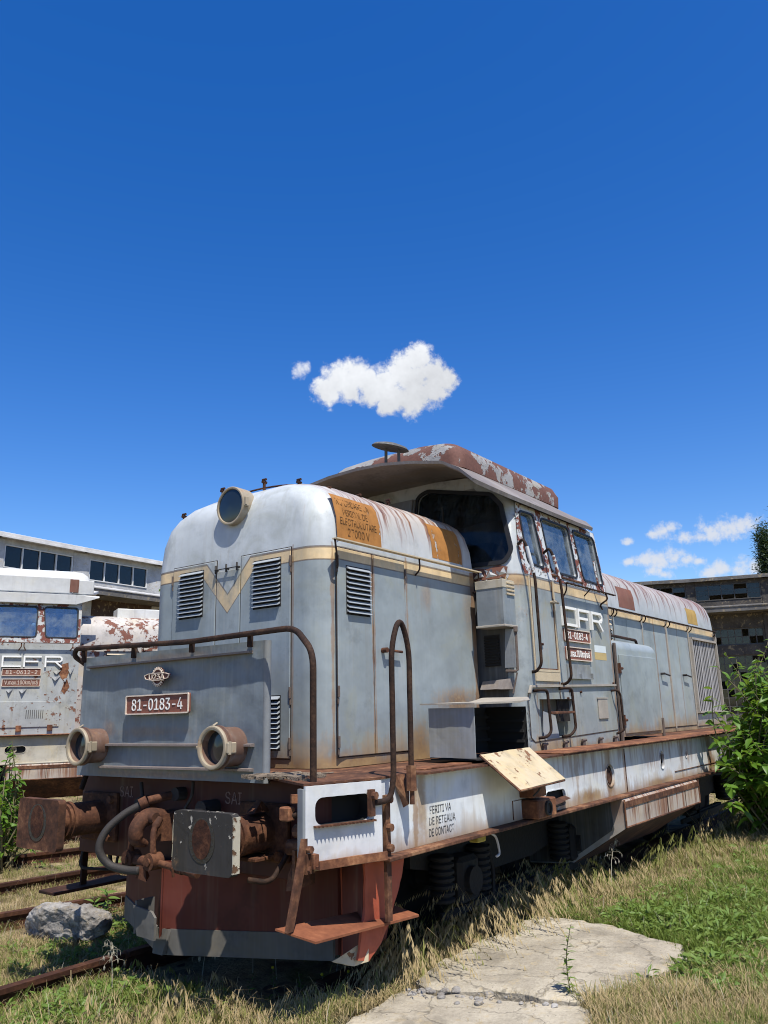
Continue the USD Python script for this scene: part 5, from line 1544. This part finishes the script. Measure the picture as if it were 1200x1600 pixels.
def build_roundhouse():
    rh = thing('roundhouse', 'curved engine shed with a strip of clerestory windows behind the locomotives', 'engine shed')
    step = 3.62
    for k in range(int(FLEN[-1] / step) - 1):
        a0, a1 = .6 + step * k, .6 + step * (k + 1)
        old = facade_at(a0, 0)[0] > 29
        wall = 'wall_grey' if old else 'wall_white'  # right bays get a darker wall, shade put into its colour
        t, w = bay_frame(0.0, a0, a1)
        pier = .52 if old else .80
        x0, x1 = pier / 2, w - pier / 2
        z0, z1 = 6.80, 7.62
        face = sbox(-.02, 6.50, w + .02, 7.86).difference(sbox(x0, z0, x1, z1))
        part(rh, 'clerestory_wall', at(ext(face, .25, -.25), t), wall)
        part(rh, 'pier', at(bx(-pier / 2 + .04, pier / 2 - .04, 6.5, 7.80, 0, .05, .01), t), wall)
        wn = part(rh, 'clerestory_window', at(cat(bx(x0, x1, z0, z0 + .035, -.10, .03), bx(x0, x1, z1 - .03, z1, -.10, .02)), t), 'frame_white' if not old else 'frame_dark')
        if old:
            nx, nz = 5, 3
        else:
            nx, nz = 4, 1
        pw, ph = (x1 - x0) / nx, (z1 - z0 - .06) / nz
        part(wn, 'glazing_bar', at(cat(*[bx(x0 + pw * i - .018, x0 + pw * i + .018, z0, z1, -.09, .015) for i in range(nx + 1)], *[bx(x0, x1, z0 + .03 + ph * j - .008, z0 + .03 + ph * j + .008, -.085, -.04) for j in range(1, nz)]), t), 'frame_white' if not old else 'frame_dark')
        for i in range(nx):
            for j in range(nz):
                if old and rnd.random() < (.45 if j == 0 else .14):
                    continue
                pane = sbox(x0 + pw * i + .02, z0 + .035 + ph * j, x0 + pw * (i + 1) - .02, z0 + .035 + ph * (j + 1))
                part(wn, 'pane', at(ext(pane, .006, -.06 + .012 * rnd.random()), t), 'house_glass')
        # roof edge above
        part(rh, 'roof_edge', at(cat(bx(-.06, w + .06, 7.86, 7.98, -1.6, .32, .01), bx(-.06, w + .06, 7.80, 7.862, .22, .34)), t), 'roof_felt' if old else 'edge_white')
        # canopy roof below the windows, over the doors
        t2, w2 = bay_frame(1.3, a0, a1)
        d = 1.3
        slabm = hull([(-.05, 6.52, -d - .05), (w2 + .05, 6.52, -d - .05), (-.05, 6.30, .1), (w2 + .05, 6.30, .1), (-.05, 6.05, .1), (w2 + .05, 6.05, .1), (-.05, 6.05, -d - .05), (w2 + .05, 6.05, -d - .05)])
        part(rh, 'canopy', at(slabm, t2), 'roof_felt')
        part(rh, 'canopy_edge', at(bx(-.06, w2 + .06, 6.26, 6.34, .08, .14, .02), t2), 'roof_felt' if old else 'edge_white')
        # ground floor wall
        t3, w3 = bay_frame(.25, a0, a1)
        if old:
            hole = sbox(.55, 4.45, w3 - .4, 5.30).union(sbox(.55, 1.0, w3 - .4, 3.95))
        else:
            hole = sbox(.45, 0.0, w3 - .45, 3.6).union(affinity.scale(Point(w3 / 2, 3.6).buffer((w3 - .9) / 2), 1, .5))
            hole = sbox(.5, 4.55, w3 - .5, 5.2).union(sbox(.5, 0, w3 - .5, 3.9))
        part(rh, 'lower_wall', at(ext(sbox(-.03, -.3, w3 + .03, 6.06).difference(hole), .3, -.3), t3), wall if old else 'wall_brown')
        part(rh, 'pier', at(bx(-.30, .30, -.3, 6.04, 0, .14, .02), t3), wall)
        for za, zb in (((4.45, 5.30), (1.0, 3.95)) if old else ((4.55, 5.2),)):
            wx0, wx1 = (.55, w3 - .4) if old else (.5, w3 - .5)
            ww = part(rh, 'shed_window', at(cat(bx(wx0, wx1, za, za + .06, -.2, -.08), bx(wx0, wx1, zb - .06, zb, -.2, -.08)), t3), 'frame_dark')
            nx = 8
            nz = max(2, round((zb - za) / .42))
            pw, ph = (wx1 - wx0) / nx, (zb - za) / nz
            part(ww, 'glazing_bar', at(cat(*[bx(wx0 + pw * i - .02, wx0 + pw * i + .02, za, zb, -.18, -.12) for i in range(nx + 1)], *[bx(wx0, wx1, za + ph * j - .015, za + ph * j + .015, -.175, -.125) for j in range(1, nz)]), t3), 'frame_dark')
            for i in range(nx):
                for j in range(nz):
                    if rnd.random() < .12:
                        continue
                    part(ww, 'pane', at(ext(sbox(wx0 + pw * i + .02, za + ph * j + .015, wx0 + pw * (i + 1) - .02, za + ph * (j + 1) - .015), .006, -.155), t3), 'house_glass')
        if not old:
            dd = part(rh, 'shed_door', at(cat(bx(.5, w3 / 2 - .02, -.1, 3.9, -.2, -.12, .01), bx(w3 / 2 + .02, w3 - .5, -.1, 3.9, -.2, -.12, .01)), t3), 'wall_brown')
            for i in range(8):
                part(dd, 'plank', at(bx(.52 + (w3 - 1.04) / 8 * i, .50 + (w3 - 1.04) / 8 * (i + 1), -.1, 3.85, -.118, -.10, .004), t3), 'wall_brown')
    # the roof behind, and a rear wall with light coming through
    ss = np.linspace(.6, FLEN[-1] - .6, 70)
    ring = [tuple(facade_at(q, -1.5)) for q in ss] + [tuple(facade_at(q, -15)) for q in ss[::-1]]
    part(rh, 'main_roof', ext(Polygon(ring), .12, 7.86), 'roof_felt')
    back = [tuple(facade_at(q, -14.6)) for q in ss] + [tuple(facade_at(q, -15)) for q in ss[::-1]]
    part(rh, 'rear_wall', ext(Polygon(back), 6.95, -.3), 'wall_grey')


simple('frame_white', (.60, .60, .58), .6, var=.2)
simple('frame_dark', (.075, .07, .065), .7, var=.3)
simple('edge_white', (.55, .54, .52), .7, var=.35, scale=3)
build_roundhouse()

# ------------------------------------------------------------------ the stump of old sleeper in the grass
def build_log():
    m = trimesh.creation.icosphere(5, 1.0)
    v = np.array(m.vertices)
    v = np.sign(v) * np.abs(v) ** .62
    v *= (.40, .12, .115)
    m.vertices = v
    m = rough(m, .075, 4.0, 6)
    m = rough(m, .030, 14, 2)
    m = rough(m, .010, 45, 4)
    t = np.eye(4)
    t[:3, :3] = trimesh.transformations.rotation_matrix(math.radians(-78), (0, 0, 1))[:3, :3] @ trimesh.transformations.rotation_matrix(math.radians(-4), (0, 1, 0))[:3, :3]
    t[:3, 3] = (.93, 1.95, .02)
    m.apply_transform(t)
    solo('boulder', m, 'old_stone', 'long grey chunk of stone lying in the grass by the broken rail end', 'stone', smooth=True)


build_log()
# ------------------------------------------------------------------ plants
def leaf_blade(L, w, fold=.25, droop=.25, n=4):
    """One leaf along +x from the origin, folded along its midrib and drooping at the tip."""
    V, F = [], []
    for i in range(n + 1):
        f = i / n
        ww = w * math.sin(math.pi * min(1, (f * .92 + .04)) ** .8)
        x, z = L * f, -droop * L * f * f
        V += [(x, -ww / 2, z + fold * ww / 2), (x, 0, z), (x, ww / 2, z + fold * ww / 2)]
    for i in range(n):
        a, b = 3 * i, 3 * i + 3
        F += [(a, b, b + 1), (a, b + 1, a + 1), (a + 1, b + 1, b + 2), (a + 1, b + 2, a + 2)]
    return np.array(V), np.array(F)


def rotm(az, el, roll):
    """Turns +x towards azimuth az and elevation el."""
    ca, sa, ce, se, cr, sr = math.cos(az), math.sin(az), math.cos(el), math.sin(el), math.cos(roll), math.sin(roll)
    A = np.array([[ca, -sa, 0], [sa, ca, 0], [0, 0, 1]]); E = np.array([[ce, 0, -se], [0, 1, 0], [se, 0, ce]]); Rr = np.array([[1, 0, 0], [0, cr, -sr], [0, sr, cr]])
    return A @ E @ Rr


class Leaves:
    def __init__(s):
        s.V, s.F, s.n = [], [], 0

    def add(s, p, az, el, roll, L, w, **k):
        v, f = leaf_blade(L, w, **k)
        v = v @ rotm(az, el, roll).T + p
        s.V.append(v); s.F.append(f + s.n); s.n += len(v)

    def mesh(s):
        return trimesh.Trimesh(np.vstack(s.V), np.vstack(s.F), process=False)


def build_bush(c, rad, n_shoots, label, seed, base, L=.14, single=140, lo=.15, spread=1.0, cat_='bush', name='bush', tall=None):
    """Shoots that rise from the foot and carry alternate drooping leaves."""
    r = random.Random(seed)
    t = thing(name, label, cat_)
    stems, allv = [], []
    for k in range(n_shoots):
        az = r.uniform(0, 2 * math.pi)
        q = math.sqrt(r.random())
        tip = np.array([c[0] + rad[0] * q * math.cos(az), c[1] + rad[1] * q * math.sin(az), c[2] + rad[2] * (1 - .55 * q * q) * r.uniform(.45, 1.05)])
        if tall and k < len(tall):
            tip = np.array(tall[k])
        foot = np.array([base[0] + .25 * (tip[0] - base[0]) * spread + r.gauss(0, .1), base[1] + .25 * (tip[1] - base[1]) * spread + r.gauss(0, .1), base[2]])
        mid = (foot + tip) / 2 + np.array([r.gauss(0, .12), r.gauss(0, .12), .12 * rad[2]])
        path = smooth_path([foot, mid, tip], 9)
        stems.append(tube(path, np.linspace(.012, .003, len(path)), 5))
        m = len(path)
        nl = r.randint(16, 26)
        for i in range(nl):
            f = lo + (1 - lo) * (i + r.random()) / nl
            a = f * (m - 1); i0 = min(int(a), m - 2)
            p = path[i0] + (path[i0 + 1] - path[i0]) * (a - i0)
            LL = L * r.uniform(.65, 1.15) * (1 if f < .9 else .75)
            allv.append((p, r.uniform(0, 2 * math.pi), r.uniform(-.55, .45), r.gauss(0, .4), LL, LL * r.uniform(.38, .5), r.uniform(.1, .5)))
    part(t, 'stem', cat(*stems), 'stem', smooth=True)
    e = np.array(EYE)
    allv.sort(key=lambda q: np.linalg.norm(q[0] - e))
    pick = set(r.sample(range(min(len(allv), single * 2)), min(single, len(allv)))) if single else set()
    rest = Leaves()
    for i, (p, az, el, ro, LL, w, dr) in enumerate(allv):
        if i in pick:
            one = Leaves(); one.add(p, az, el, ro, LL, w, droop=dr)
            part(t, 'leaf', one.mesh(), 'bush_leaf', smooth=True)
        else:
            rest.add(p, az, el, ro, LL, w, droop=dr)
    part(t, 'foliage', rest.mesh(), 'bush_leaf', smooth=True, kind='stuff')
    return t


build_bush((7.05, -2.25, .15), (1.0, .58, 2.0), 520, 'large green bush with long drooping leaves beside the rear end of the grey locomotive', 21, (7.1, -2.15, .1), L=.15, single=150,
           tall=[(6.29, -1.82, 1.99), (6.68, -1.82, 2.16), (7.17, -1.82, 2.09), (5.98, -1.82, 1.75), (5.95, -1.82, 1.52), (7.79, -1.9, 2.08), (8.3, -2.0, 2.42), (5.75, -1.80, 1.27), (5.84, -1.80, 1.01), (5.96, -1.82, .75), (6.1, -1.82, .53), (7.14, -1.82, .37), (6.5, -1.85, 1.3), (6.4, -1.85, 1.0), (6.3, -1.85, 1.6), (6.6, -1.85, .6), (6.8, -1.85, 1.8), (6.9, -1.85, .9)])
build_bush((1.98, 5.0, .1), (.30, .26, 1.25), 34, 'leafy green sapling at the left edge in front of the white locomotive', 5, (1.98, 5.05, .0), L=.10, single=60, tall=[(2.02, 4.95, 1.36), (2.05, 5.0, 1.28), (2.0, 4.85, 1.2), (2.1, 4.95, .8), (2.12, 4.9, .7)], name='sapling', cat_='sapling')
build_bush((1.35, 4.35, .1), (.28, .30, .62), 14, 'low green shoots at the left edge behind the far buffer', 9, (1.3, 4.4, .0), L=.11, single=50, name='shrub', cat_='shrub')
build_bush((17.6, 22.1, 6.3), (.35, .3, 1.0), 14, 'small green plant rooted on the canopy of the engine shed', 13, (17.6, 22.1, 6.25), L=.16, single=0, name='sapling', cat_='sapling')


def build_poplar(x, y, h, r0, label, seed):
    r = random.Random(seed)
    t = thing('poplar_tree', label, 'tree')
    tr = smooth_path([(x, y, -.2), (x + .1, y, h * .4), (x, y + .1, h * .97)], 8)
    part(t, 'trunk', tube(tr, np.linspace(.45, .03, len(tr)), 8), 'bark', smooth=True)
    limbs, lv = [], Leaves()
    for k in range(150):
        f = r.uniform(.12, .97)
        az = r.uniform(0, 2 * math.pi)
        R0 = r0 * math.sin(math.pi * f ** .75) ** .7 * r.uniform(.5, 1.1)
        a = np.array([x, y, h * f * .86])
        b = np.array([x + R0 * math.cos(az), y + R0 * math.sin(az), h * f + h * .06])
        limbs.append(tube([a, (a + b) / 2 - (0, 0, h * .01), b], [.06, .04, .012], 4))
        for q in range(130):
            g = r.uniform(.2, 1.1)
            p = a + (b - a) * g + np.array([r.gauss(0, .32), r.gauss(0, .32), r.gauss(0, .45)])
            s = r.uniform(.25, .45)
            lv.add(p, r.uniform(0, 6.3), r.uniform(-.8, .8), r.gauss(0, .8), s, s * .9, n=1)
    part(t, 'limb', cat(*limbs), 'bark', smooth=True)
    part(t, 'crown', lv.mesh(), 'poplar_leaf')


def world_at(px, py, depth):
    d = np.array(FWD) + np.array(RIGHT) * (px - 600) / 1246.0 - np.array(UP) * (py - 800) / 1246.0
    return np.array(EYE) + d * depth


pp = world_at(1224, 800, 70)
build_poplar(pp[0], pp[1], 18.4, 1.5, 'tall dark poplar rising behind the shed at the right edge, the taller one', 3)
pp = world_at(1193, 840, 74)
build_poplar(pp[0], pp[1], 16.8, 1.1, 'slender dark poplar behind the shed at the right edge, the shorter one', 4)

# ------------------------------------------------------------------ grass
def tuft(seed, n, h, spread, w, bend, heads=0):
    r = random.Random(seed)
    V, F = [], []
    for k in range(n):
        az = r.uniform(0, 2 * math.pi)
        q = spread * math.sqrt(r.random())
        b = np.array([q * math.cos(az), q * math.sin(az), -.02])
        H = h * r.uniform(.45, 1.1)
        a2 = az + r.gauss(0, .9)
        out = bend * H * r.uniform(.2, 1.1)
        ww = w * r.uniform(.6, 1.2)
        s = np.array([-math.sin(a2), math.cos(a2), 0]) * ww / 2
        d = np.array([math.cos(a2), math.sin(a2), 0])
        p1, p2, p3 = b + d * out * .25 + (0, 0, H * .55), b + d * out * .7 + (0, 0, H * .9), b + d * out * 1.25 + (0, 0, H * (.98 - .25 * bend))
        n0 = len(V)
        V += [b - s, b + s, p1 - s * .85, p1 + s * .85, p2 - s * .55, p2 + s * .55, p3]
        F += [(n0, n0 + 1, n0 + 3), (n0, n0 + 3, n0 + 2), (n0 + 2, n0 + 3, n0 + 5), (n0 + 2, n0 + 5, n0 + 4), (n0 + 4, n0 + 5, n0 + 6)]
        if k < heads:  # a drooping ear of brome
            for m in range(9):
                f = m / 8
                c = p2 + (p3 - p2) * (f * 1.5) - np.array([0, 0, .05 * f * f])
                for e in range(2):
                    az2 = a2 + r.gauss(0, .6)
                    dd = np.array([math.cos(az2) * .5, math.sin(az2) * .5, -.85]) * r.uniform(.035, .065)
                    ss = np.array([-math.sin(az2), math.cos(az2), 0]) * .0035
                    n0 = len(V)
                    V += [c, c + dd * .5 - ss, c + dd * .5 + ss, c + dd]
                    F += [(n0, n0 + 1, n0 + 2), (n0 + 1, n0 + 3, n0 + 2)]
    return trimesh.Trimesh(np.array(V), F, process=False)


def instancer(name, protos, mats, P, yaw, sc, label, category, tilt=None, which=None):
    path = '/World/' + numbered('/World', name)
    pi = UsdGeom.PointInstancer.Define(stage, path)
    targets = []
    for k, (m, mat) in enumerate(zip(protos, mats)):
        p = f'{path}/tuft_{k:03d}' if k else f'{path}/tuft'
        usdkit.mesh(stage, p, m, M[mat])
        targets.append(p)
    pi.CreatePrototypesRel().SetTargets(targets)
    n = len(P)
    pi.CreatePositionsAttr(Vt.Vec3fArray.FromNumpy(np.asarray(P, np.float32)))
    pi.CreateProtoIndicesAttr(Vt.IntArray.FromNumpy((rng.integers(0, len(protos), n) if which is None else which).astype(np.int32)))
    q = np.zeros((n, 4), np.float32)
    q[:, 0], q[:, 3] = np.cos(yaw / 2), np.sin(yaw / 2)
    pi.CreateOrientationsAttr(Vt.QuathArray([Gf.Quath(float(a), float(b), float(c), float(d)) for a, b, c, d in q]))
    pi.CreateScalesAttr(Vt.Vec3fArray.FromNumpy(np.repeat(np.asarray(sc, np.float32)[:, None], 3, 1)))
    data(pi.GetPrim(), label=label, category=category, kind='stuff')


def sample_ground(n, dmin, dmax, power):
    """Points of the ground in and about the field of view, thinning with distance."""
    yaw0 = math.atan2(FWD[1], FWD[0])
    u = rng.random(n)
    d = (dmin ** (1 - power) + u * (dmax ** (1 - power) - dmin ** (1 - power))) ** (1 / (1 - power))
    az = yaw0 + rng.uniform(-.62, .62, n)
    x, y = EYE[0] + d * np.cos(az), EYE[1] + d * np.sin(az)
    return x, y, d


def keep_off(x, y):
    ok = ~((x > .62) & (x < 10.6) & (np.abs(y + .05) < 1.0))
    ok &= ~((np.abs(y - .80) < .05) & (x < .65))
    pts = np.stack([x, y], 1)
    for poly in (PAVED.buffer(.10).buffer(-.085),):
        e = np.array(poly.exterior.coords)
        inside = np.zeros(len(x), bool)
        j = len(e) - 2
        for i in range(len(e) - 1):
            c = ((e[i, 1] > y) != (e[j, 1] > y)) & (x < (e[j, 0] - e[i, 0]) * (y - e[i, 1]) / (e[j, 1] - e[i, 1] + 1e-12) + e[i, 0])
            inside ^= c
            j = i
        ok &= ~inside
    return ok


def greenness(x, y):
    p = np.stack([x, y, np.zeros_like(x)], -1)
    g = meshkit.fbm(p * .9, 3, 31)
    # the sunny verge on the near side is green, the strip along the engine and the far tracks are straw
    verge = smoothstep(-1.75, -2.2, y) * smoothstep(1.2, 2.2, x) * (1 - .85 * smoothstep(6.3, 8.5, x))
    front = .25 * smoothstep(1.0, -.2, y) * smoothstep(1.4, .2, x)
    return np.clip((g - .5) * 1.5 + .16 + .42 * verge + front * .45, 0, 1)


x, y, d = sample_ground(44000, 1.9, 34, 1.25)
ok = keep_off(x, y)
x, y, d = x[ok], y[ok], d[ok]
gr = greenness(x, y)
r1 = rng.random(len(x))
isg = r1 < gr * 1.25
isg2 = (~isg) & (rng.random(len(x)) < .30)
isd = ~(isg | isg2)
strip = (y < -1.0) & (y > -1.55) & (x > .8) & (x < 9.5)
isd &= ~(strip & (rng.random(len(x)) < .55))
z = ground_z(x, y)
shade = ((x > .5) & (y > -1.0) & (y < 3) & (x < 11))
for nm, sel, mats, hh, lab in (('green_grass', isg, ['grass_green'] * 4, .060, 'short green grass of the sunny verge'), ('mixed_grass', isg2, ['grass_mixed'] * 3, .075, 'yellowing grass between the green and the straw'), ('dry_grass', isd, ['grass_dry'] * 4, .065, 'dry straw-coloured grass over the tracks and along the engine')):
    protos = [tuft(50 + k + len(nm) * 7, 26 if nm != 'dry_grass' else 22, hh * (1 + .28 * k), .075, .0046, .75 + .25 * (nm == 'dry_grass')) for k in range(len(mats))]
    P = np.stack([x[sel], y[sel], z[sel]], 1)
    s = rng.uniform(.55, 1.15, len(P)) * (1 + .025 * d[sel])
    low = (P[:, 1] > 1.2)
    s[low] *= .75
    instancer(nm, protos, mats, P, rng.uniform(0, 6.28, len(P)), s, lab, 'grass')

def rosette(seed, n, L, h):
    r = random.Random(seed)
    lv = Leaves()
    for k in range(n):
        q = .05 * math.sqrt(r.random())
        az = r.uniform(0, 6.28)
        s_ = L * r.uniform(.6, 1.2)
        lv.add(np.array([q * math.cos(az), q * math.sin(az), h * r.random()]), az + r.gauss(0, .8), r.uniform(-.1, .9), r.gauss(0, .5), s_, s_ * r.uniform(.25, .5), n=2)
    return lv.mesh()


x, y, d = sample_ground(26000, 2.2, 14, 1.1)
ok = keep_off(x, y) & (rng.random(len(x)) < np.clip(greenness(x, y) * 1.3 - .12, 0, .95))
x, y, d = x[ok], y[ok], d[ok]
instancer('ground_cover', [rosette(60 + k, 14 + 3 * k, .034 + .006 * k, .03 + .012 * k) for k in range(4)], ['weed_leaf', 'cover_leaf', 'cover_leaf', 'weed_leaf'], np.stack([x, y, ground_z(x, y)], 1), rng.uniform(0, 6.28, len(x)), rng.uniform(.6, 1.35, len(x)), 'low leafy weeds among the grass of the verge', 'ground cover')
# thin dry stalks standing above the rest
x, y, d = sample_ground(3800, 2.3, 18, 1.1)
ok = keep_off(x, y)
x, y, d = x[ok], y[ok], d[ok]
instancer('dry_stalks', [tuft(71, 3, .20, .05, .0022, .55), tuft(72, 4, .15, .06, .0022, .8), tuft(73, 2, .22, .04, .0022, .4)], ['grass_dry', 'oat_pale', 'grass_dry'], np.stack([x, y, ground_z(x, y)], 1), rng.uniform(0, 6.28, len(x)), rng.uniform(.5, 1.15, len(x)), 'thin dry stalks standing above the short grass', 'grass')

# short stubble closer to the viewer, finer
x, y, d = sample_ground(26000, 1.9, 7.5, .9)
ok = keep_off(x, y)
x, y, d = x[ok], y[ok], d[ok]
z = ground_z(x, y)
which = (rng.random(len(x)) < np.clip(greenness(x, y) * 1.1, .05, .9)).astype(int)
instancer('short_grass', [tuft(3, 16, .055, .07, .004, .9), tuft(4, 16, .06, .06, .0045, .6)], ['grass_dry', 'grass_green'], np.stack([x, y, z], 1), rng.uniform(0, 6.28, len(x)), rng.uniform(.6, 1.3, len(x)), 'stubble of straw and young grass in the foreground', 'grass', which=which)

# straw that has come up through the slabs
x = rng.uniform(-.15, 2.45, 900); y = rng.uniform(-2.6, -1.35, 900)
inside = ~keep_off(x, y) & ((x < .62) | (y < -1.2))
edge = np.array([min(SLAB.exterior.distance(Point(a, b)), SLAB2.exterior.distance(Point(a, b))) for a, b in zip(x, y)])
sel = inside & (rng.random(900) < np.clip(.75 - edge * 3.2, .06, 1))
P = np.stack([x[sel], y[sel], np.where(x[sel] < .85, .155, .175)], 1)
instancer('slab_straw', [tuft(8, 9, .07, .05, .003, 1.2), tuft(9, 7, .045, .04, .003, 1.4)], ['grass_dry'] * 2, P, rng.uniform(0, 6.28, len(P)), rng.uniform(.3, .8, len(P)), 'wisps of straw lying on the broken slab', 'straw')

# tall drooping brome along the foot of the engine
pts = []
for k in range(58):
    xx = rnd.uniform(.85, 4.2)
    yy = -1.12 - .26 * rnd.random() - (.10 * rnd.random())
    if not keep_off(np.array([xx]), np.array([yy]))[0] and yy > -1.0:
        continue
    pts.append((xx, yy, float(ground_z(xx, yy)) - .02))
for k in range(20):
    xx = rnd.uniform(4.2, 9.2); yy = -1.45 - .35 * rnd.random()
    pts.append((xx, yy, float(ground_z(xx, yy)) - .02))
P = np.array(pts)
instancer('brome_grass', [tuft(21, 22, .30, .10, .0032, 1.0, 16), tuft(22, 18, .24, .09, .0032, 1.2, 14), tuft(23, 20, .34, .10, .0032, .9, 18), tuft(26, 16, .20, .12, .0034, 1.0, 5)], ['grass_dry', 'grass_dry', 'grass_mixed', 'grass_mixed'], P, rng.uniform(0, 6.28, len(P)), rng.uniform(.4, 1.25, len(P)), 'tall dry brome with drooping ears along the wheels of the grey engine', 'grass')
pts = []
for k in range(66):
    xx = rnd.uniform(.85, 3.3); yy = -1.14 - .20 * rnd.random()
    pts.append((xx, yy, float(ground_z(xx, yy)) - .01))
P = np.array(pts)
instancer('brome_grass', [tuft(31, 22, .46, .09, .0034, .7, 18), tuft(32, 18, .40, .09, .0034, .9, 16), tuft(33, 16, .36, .12, .0036, .8, 6)], ['grass_dry', 'grass_dry', 'grass_mixed'], P, rng.uniform(0, 6.28, len(P)), rng.uniform(.45, 1.15, len(P)), 'tallest dry brome standing against the front wheels of the grey engine', 'grass')
pts = [(rnd.uniform(-.35, .85), rnd.uniform(-1.3, .45), 0) for _ in range(190)]
P = np.array([(a, b, float(ground_z(a, b)) - .01) for a, b, _ in pts if a < .35 + .45 * abs(b)])
instancer('brome_grass', [tuft(24, 14, .20, .08, .0035, .8, 7), tuft(25, 12, .17, .07, .0035, .7, 3)], ['grass_dry', 'grass_mixed'], P, rng.uniform(0, 6.28, len(P)), rng.uniform(.5, 1.3, len(P)), 'dry brome in the shade before the snow plough', 'grass')

# ------------------------------------------------------------------ single tall plants
def oat(p, h, lean, seed, label, spread=.10):
    r = random.Random(seed)
    t = thing('wild_oat', label, 'grass stalk', 'tall pale oat stalks')
    p = np.array(p, float)
    L = np.array([lean[0], lean[1], 0])
    path = smooth_path([p, p + L * .35 + (0, 0, h * .6), p + L + (0, 0, h)], 8)
    stems = [tube(path, np.linspace(.0028, .0010, len(path)), 5)]
    V, F = [], []
    for k in range(18):
        f = .55 + .45 * k / 17
        a = f * (len(path) - 1); i0 = min(int(a), len(path) - 2)
        b = path[i0] + (path[i0 + 1] - path[i0]) * (a - i0)
        az = r.uniform(0, 6.28)
        q = spread * r.uniform(.3, 1) * (1.25 - f) * 1.6
        tip = b + np.array([math.cos(az) * q, math.sin(az) * q, .01 - q * .25])
        stems.append(tube([b, (b + tip) / 2 + (0, 0, .012), tip], .0008, 3))
        for s_ in (-1, 1):
            n0 = len(V)
            w = np.array([-math.sin(az), math.cos(az), 0]) * .006
            V += [tip, tip + w * s_ + (0, 0, -.012), tip + w * s_ * .7 + (0, 0, -.030), tip + (0, 0, -.012)]
            F += [(n0, n0 + 1, n0 + 2), (n0, n0 + 2, n0 + 3)]
    part(t, 'stalk', cat(*stems), 'oat_pale')
    part(t, 'ear', trimesh.Trimesh(np.array(V), F, process=False), 'oat_pale')


def gpt(px, py, zz=None):
    """The place on the ground seen at a point of the photograph."""
    d = np.array(FWD) + np.array(RIGHT) * (px - 600) / 1246.0 - np.array(UP) * (py - 800) / 1246.0
    e = np.array(EYE)
    z0 = .0
    for _ in range(12):
        q = e + d * ((z0 - e[2]) / d[2])
        z0 = float(ground_z(q[0], q[1])) if zz is None else zz
    return q


for k, (px, py, h, lx, ly, lab) in enumerate([
        (395, 1520, .48, .02, .03, 'tall oat stalk before the plough, its ears against the red plate'), (432, 1530, .28, -.03, .02, 'short oat stalk right of the tallest one before the plough'),
        (175, 1560, .30, -.02, .02, 'oat stalk with white ears beside the broken rail end'), (315, 1535, .22, .05, .0, 'oat stalk leaning before the lip of the plough'),
        (525, 1540, .24, .03, -.02, 'oat stalk at the right end of the plough'), (902, 1400, .36, .0, .0, 'upright oat stalk at the foot of the tank'),
        (930, 1398, .30, .20, .0, 'oat stalk bent over to the right before the tank'), (955, 1392, .34, .3, .05, 'oat stalk with a long drooping ear before the tank'),
        (1045, 1300, .45, .1, .0, 'thin stalk between the tank and the bush'), (915, 1405, .30, -.05, .04, 'oat stalk leaning left at the edge of the tank shadow')]):
    oat(gpt(px, py), h, (lx, ly), 300 + k, lab)


def weed(p, h, label, seed, n=26, L=.05, flower=False, name='weed'):
    r = random.Random(seed)
    t = thing(name, label, 'weed')
    p = np.array(p, float)
    path = smooth_path([p - (0, 0, .03), p + (r.gauss(0, .015), r.gauss(0, .015), h * .5), p + (r.gauss(0, .03), r.gauss(0, .03), h)], 8)
    part(t, 'stem', tube(path, np.linspace(.004, .0015, len(path)), 6), 'stem')
    lv = Leaves()
    for k in range(n):
        f = .06 + .92 * k / n
        a = f * (len(path) - 1); i0 = min(int(a), len(path) - 2)
        b = path[i0] + (path[i0 + 1] - path[i0]) * (a - i0)
        LL = L * (1.15 - .7 * f) * r.uniform(.8, 1.2)
        lv.add(b, k * 2.4, r.uniform(.1, .7), r.gauss(0, .3), LL, LL * .30, droop=.3)
    part(t, 'foliage', lv.mesh(), 'weed_leaf', smooth=True)
    if flower:
        part(t, 'flower', trimesh.creation.icosphere(1, .009).apply_translation(path[-1]), 'flower_yellow')


weed(gpt(893, 1560, .17), .34, 'upright green weed with narrow leaves growing from the edge of the slab', 1, 40, .055)
weed(gpt(160, 1435), .24, 'dark leafy weed in the shadow beside the stone', 2, 16, .15)
weed(gpt(150, 1440), .20, 'broad-leaved weed behind the dark one by the stone', 3, 12, .14)
weed(gpt(175, 1530), .12, 'small green weed by the broken rail end', 4, 14, .06)
weed(gpt(50, 1550), .10, 'low feathery green weed in front of the broken rail', 5, 26, .09)
for k, (px, py) in enumerate([(395, 1570), (430, 1560), (470, 1565), (505, 1575), (540, 1565), (455, 1590), (520, 1590), (560, 1540), (590, 1530), (345, 1580)]):
    weed(gpt(px, py), .12 + .05 * rnd.random(), ['leftmost', 'second', 'third', 'fourth', 'fifth', 'near left', 'near right', 'slab side', 'step side', 'far left'][k] + ' bright green weed of the patch below the plough', 40 + k, 20, .05, flower=k in (1, 3, 4, 6))
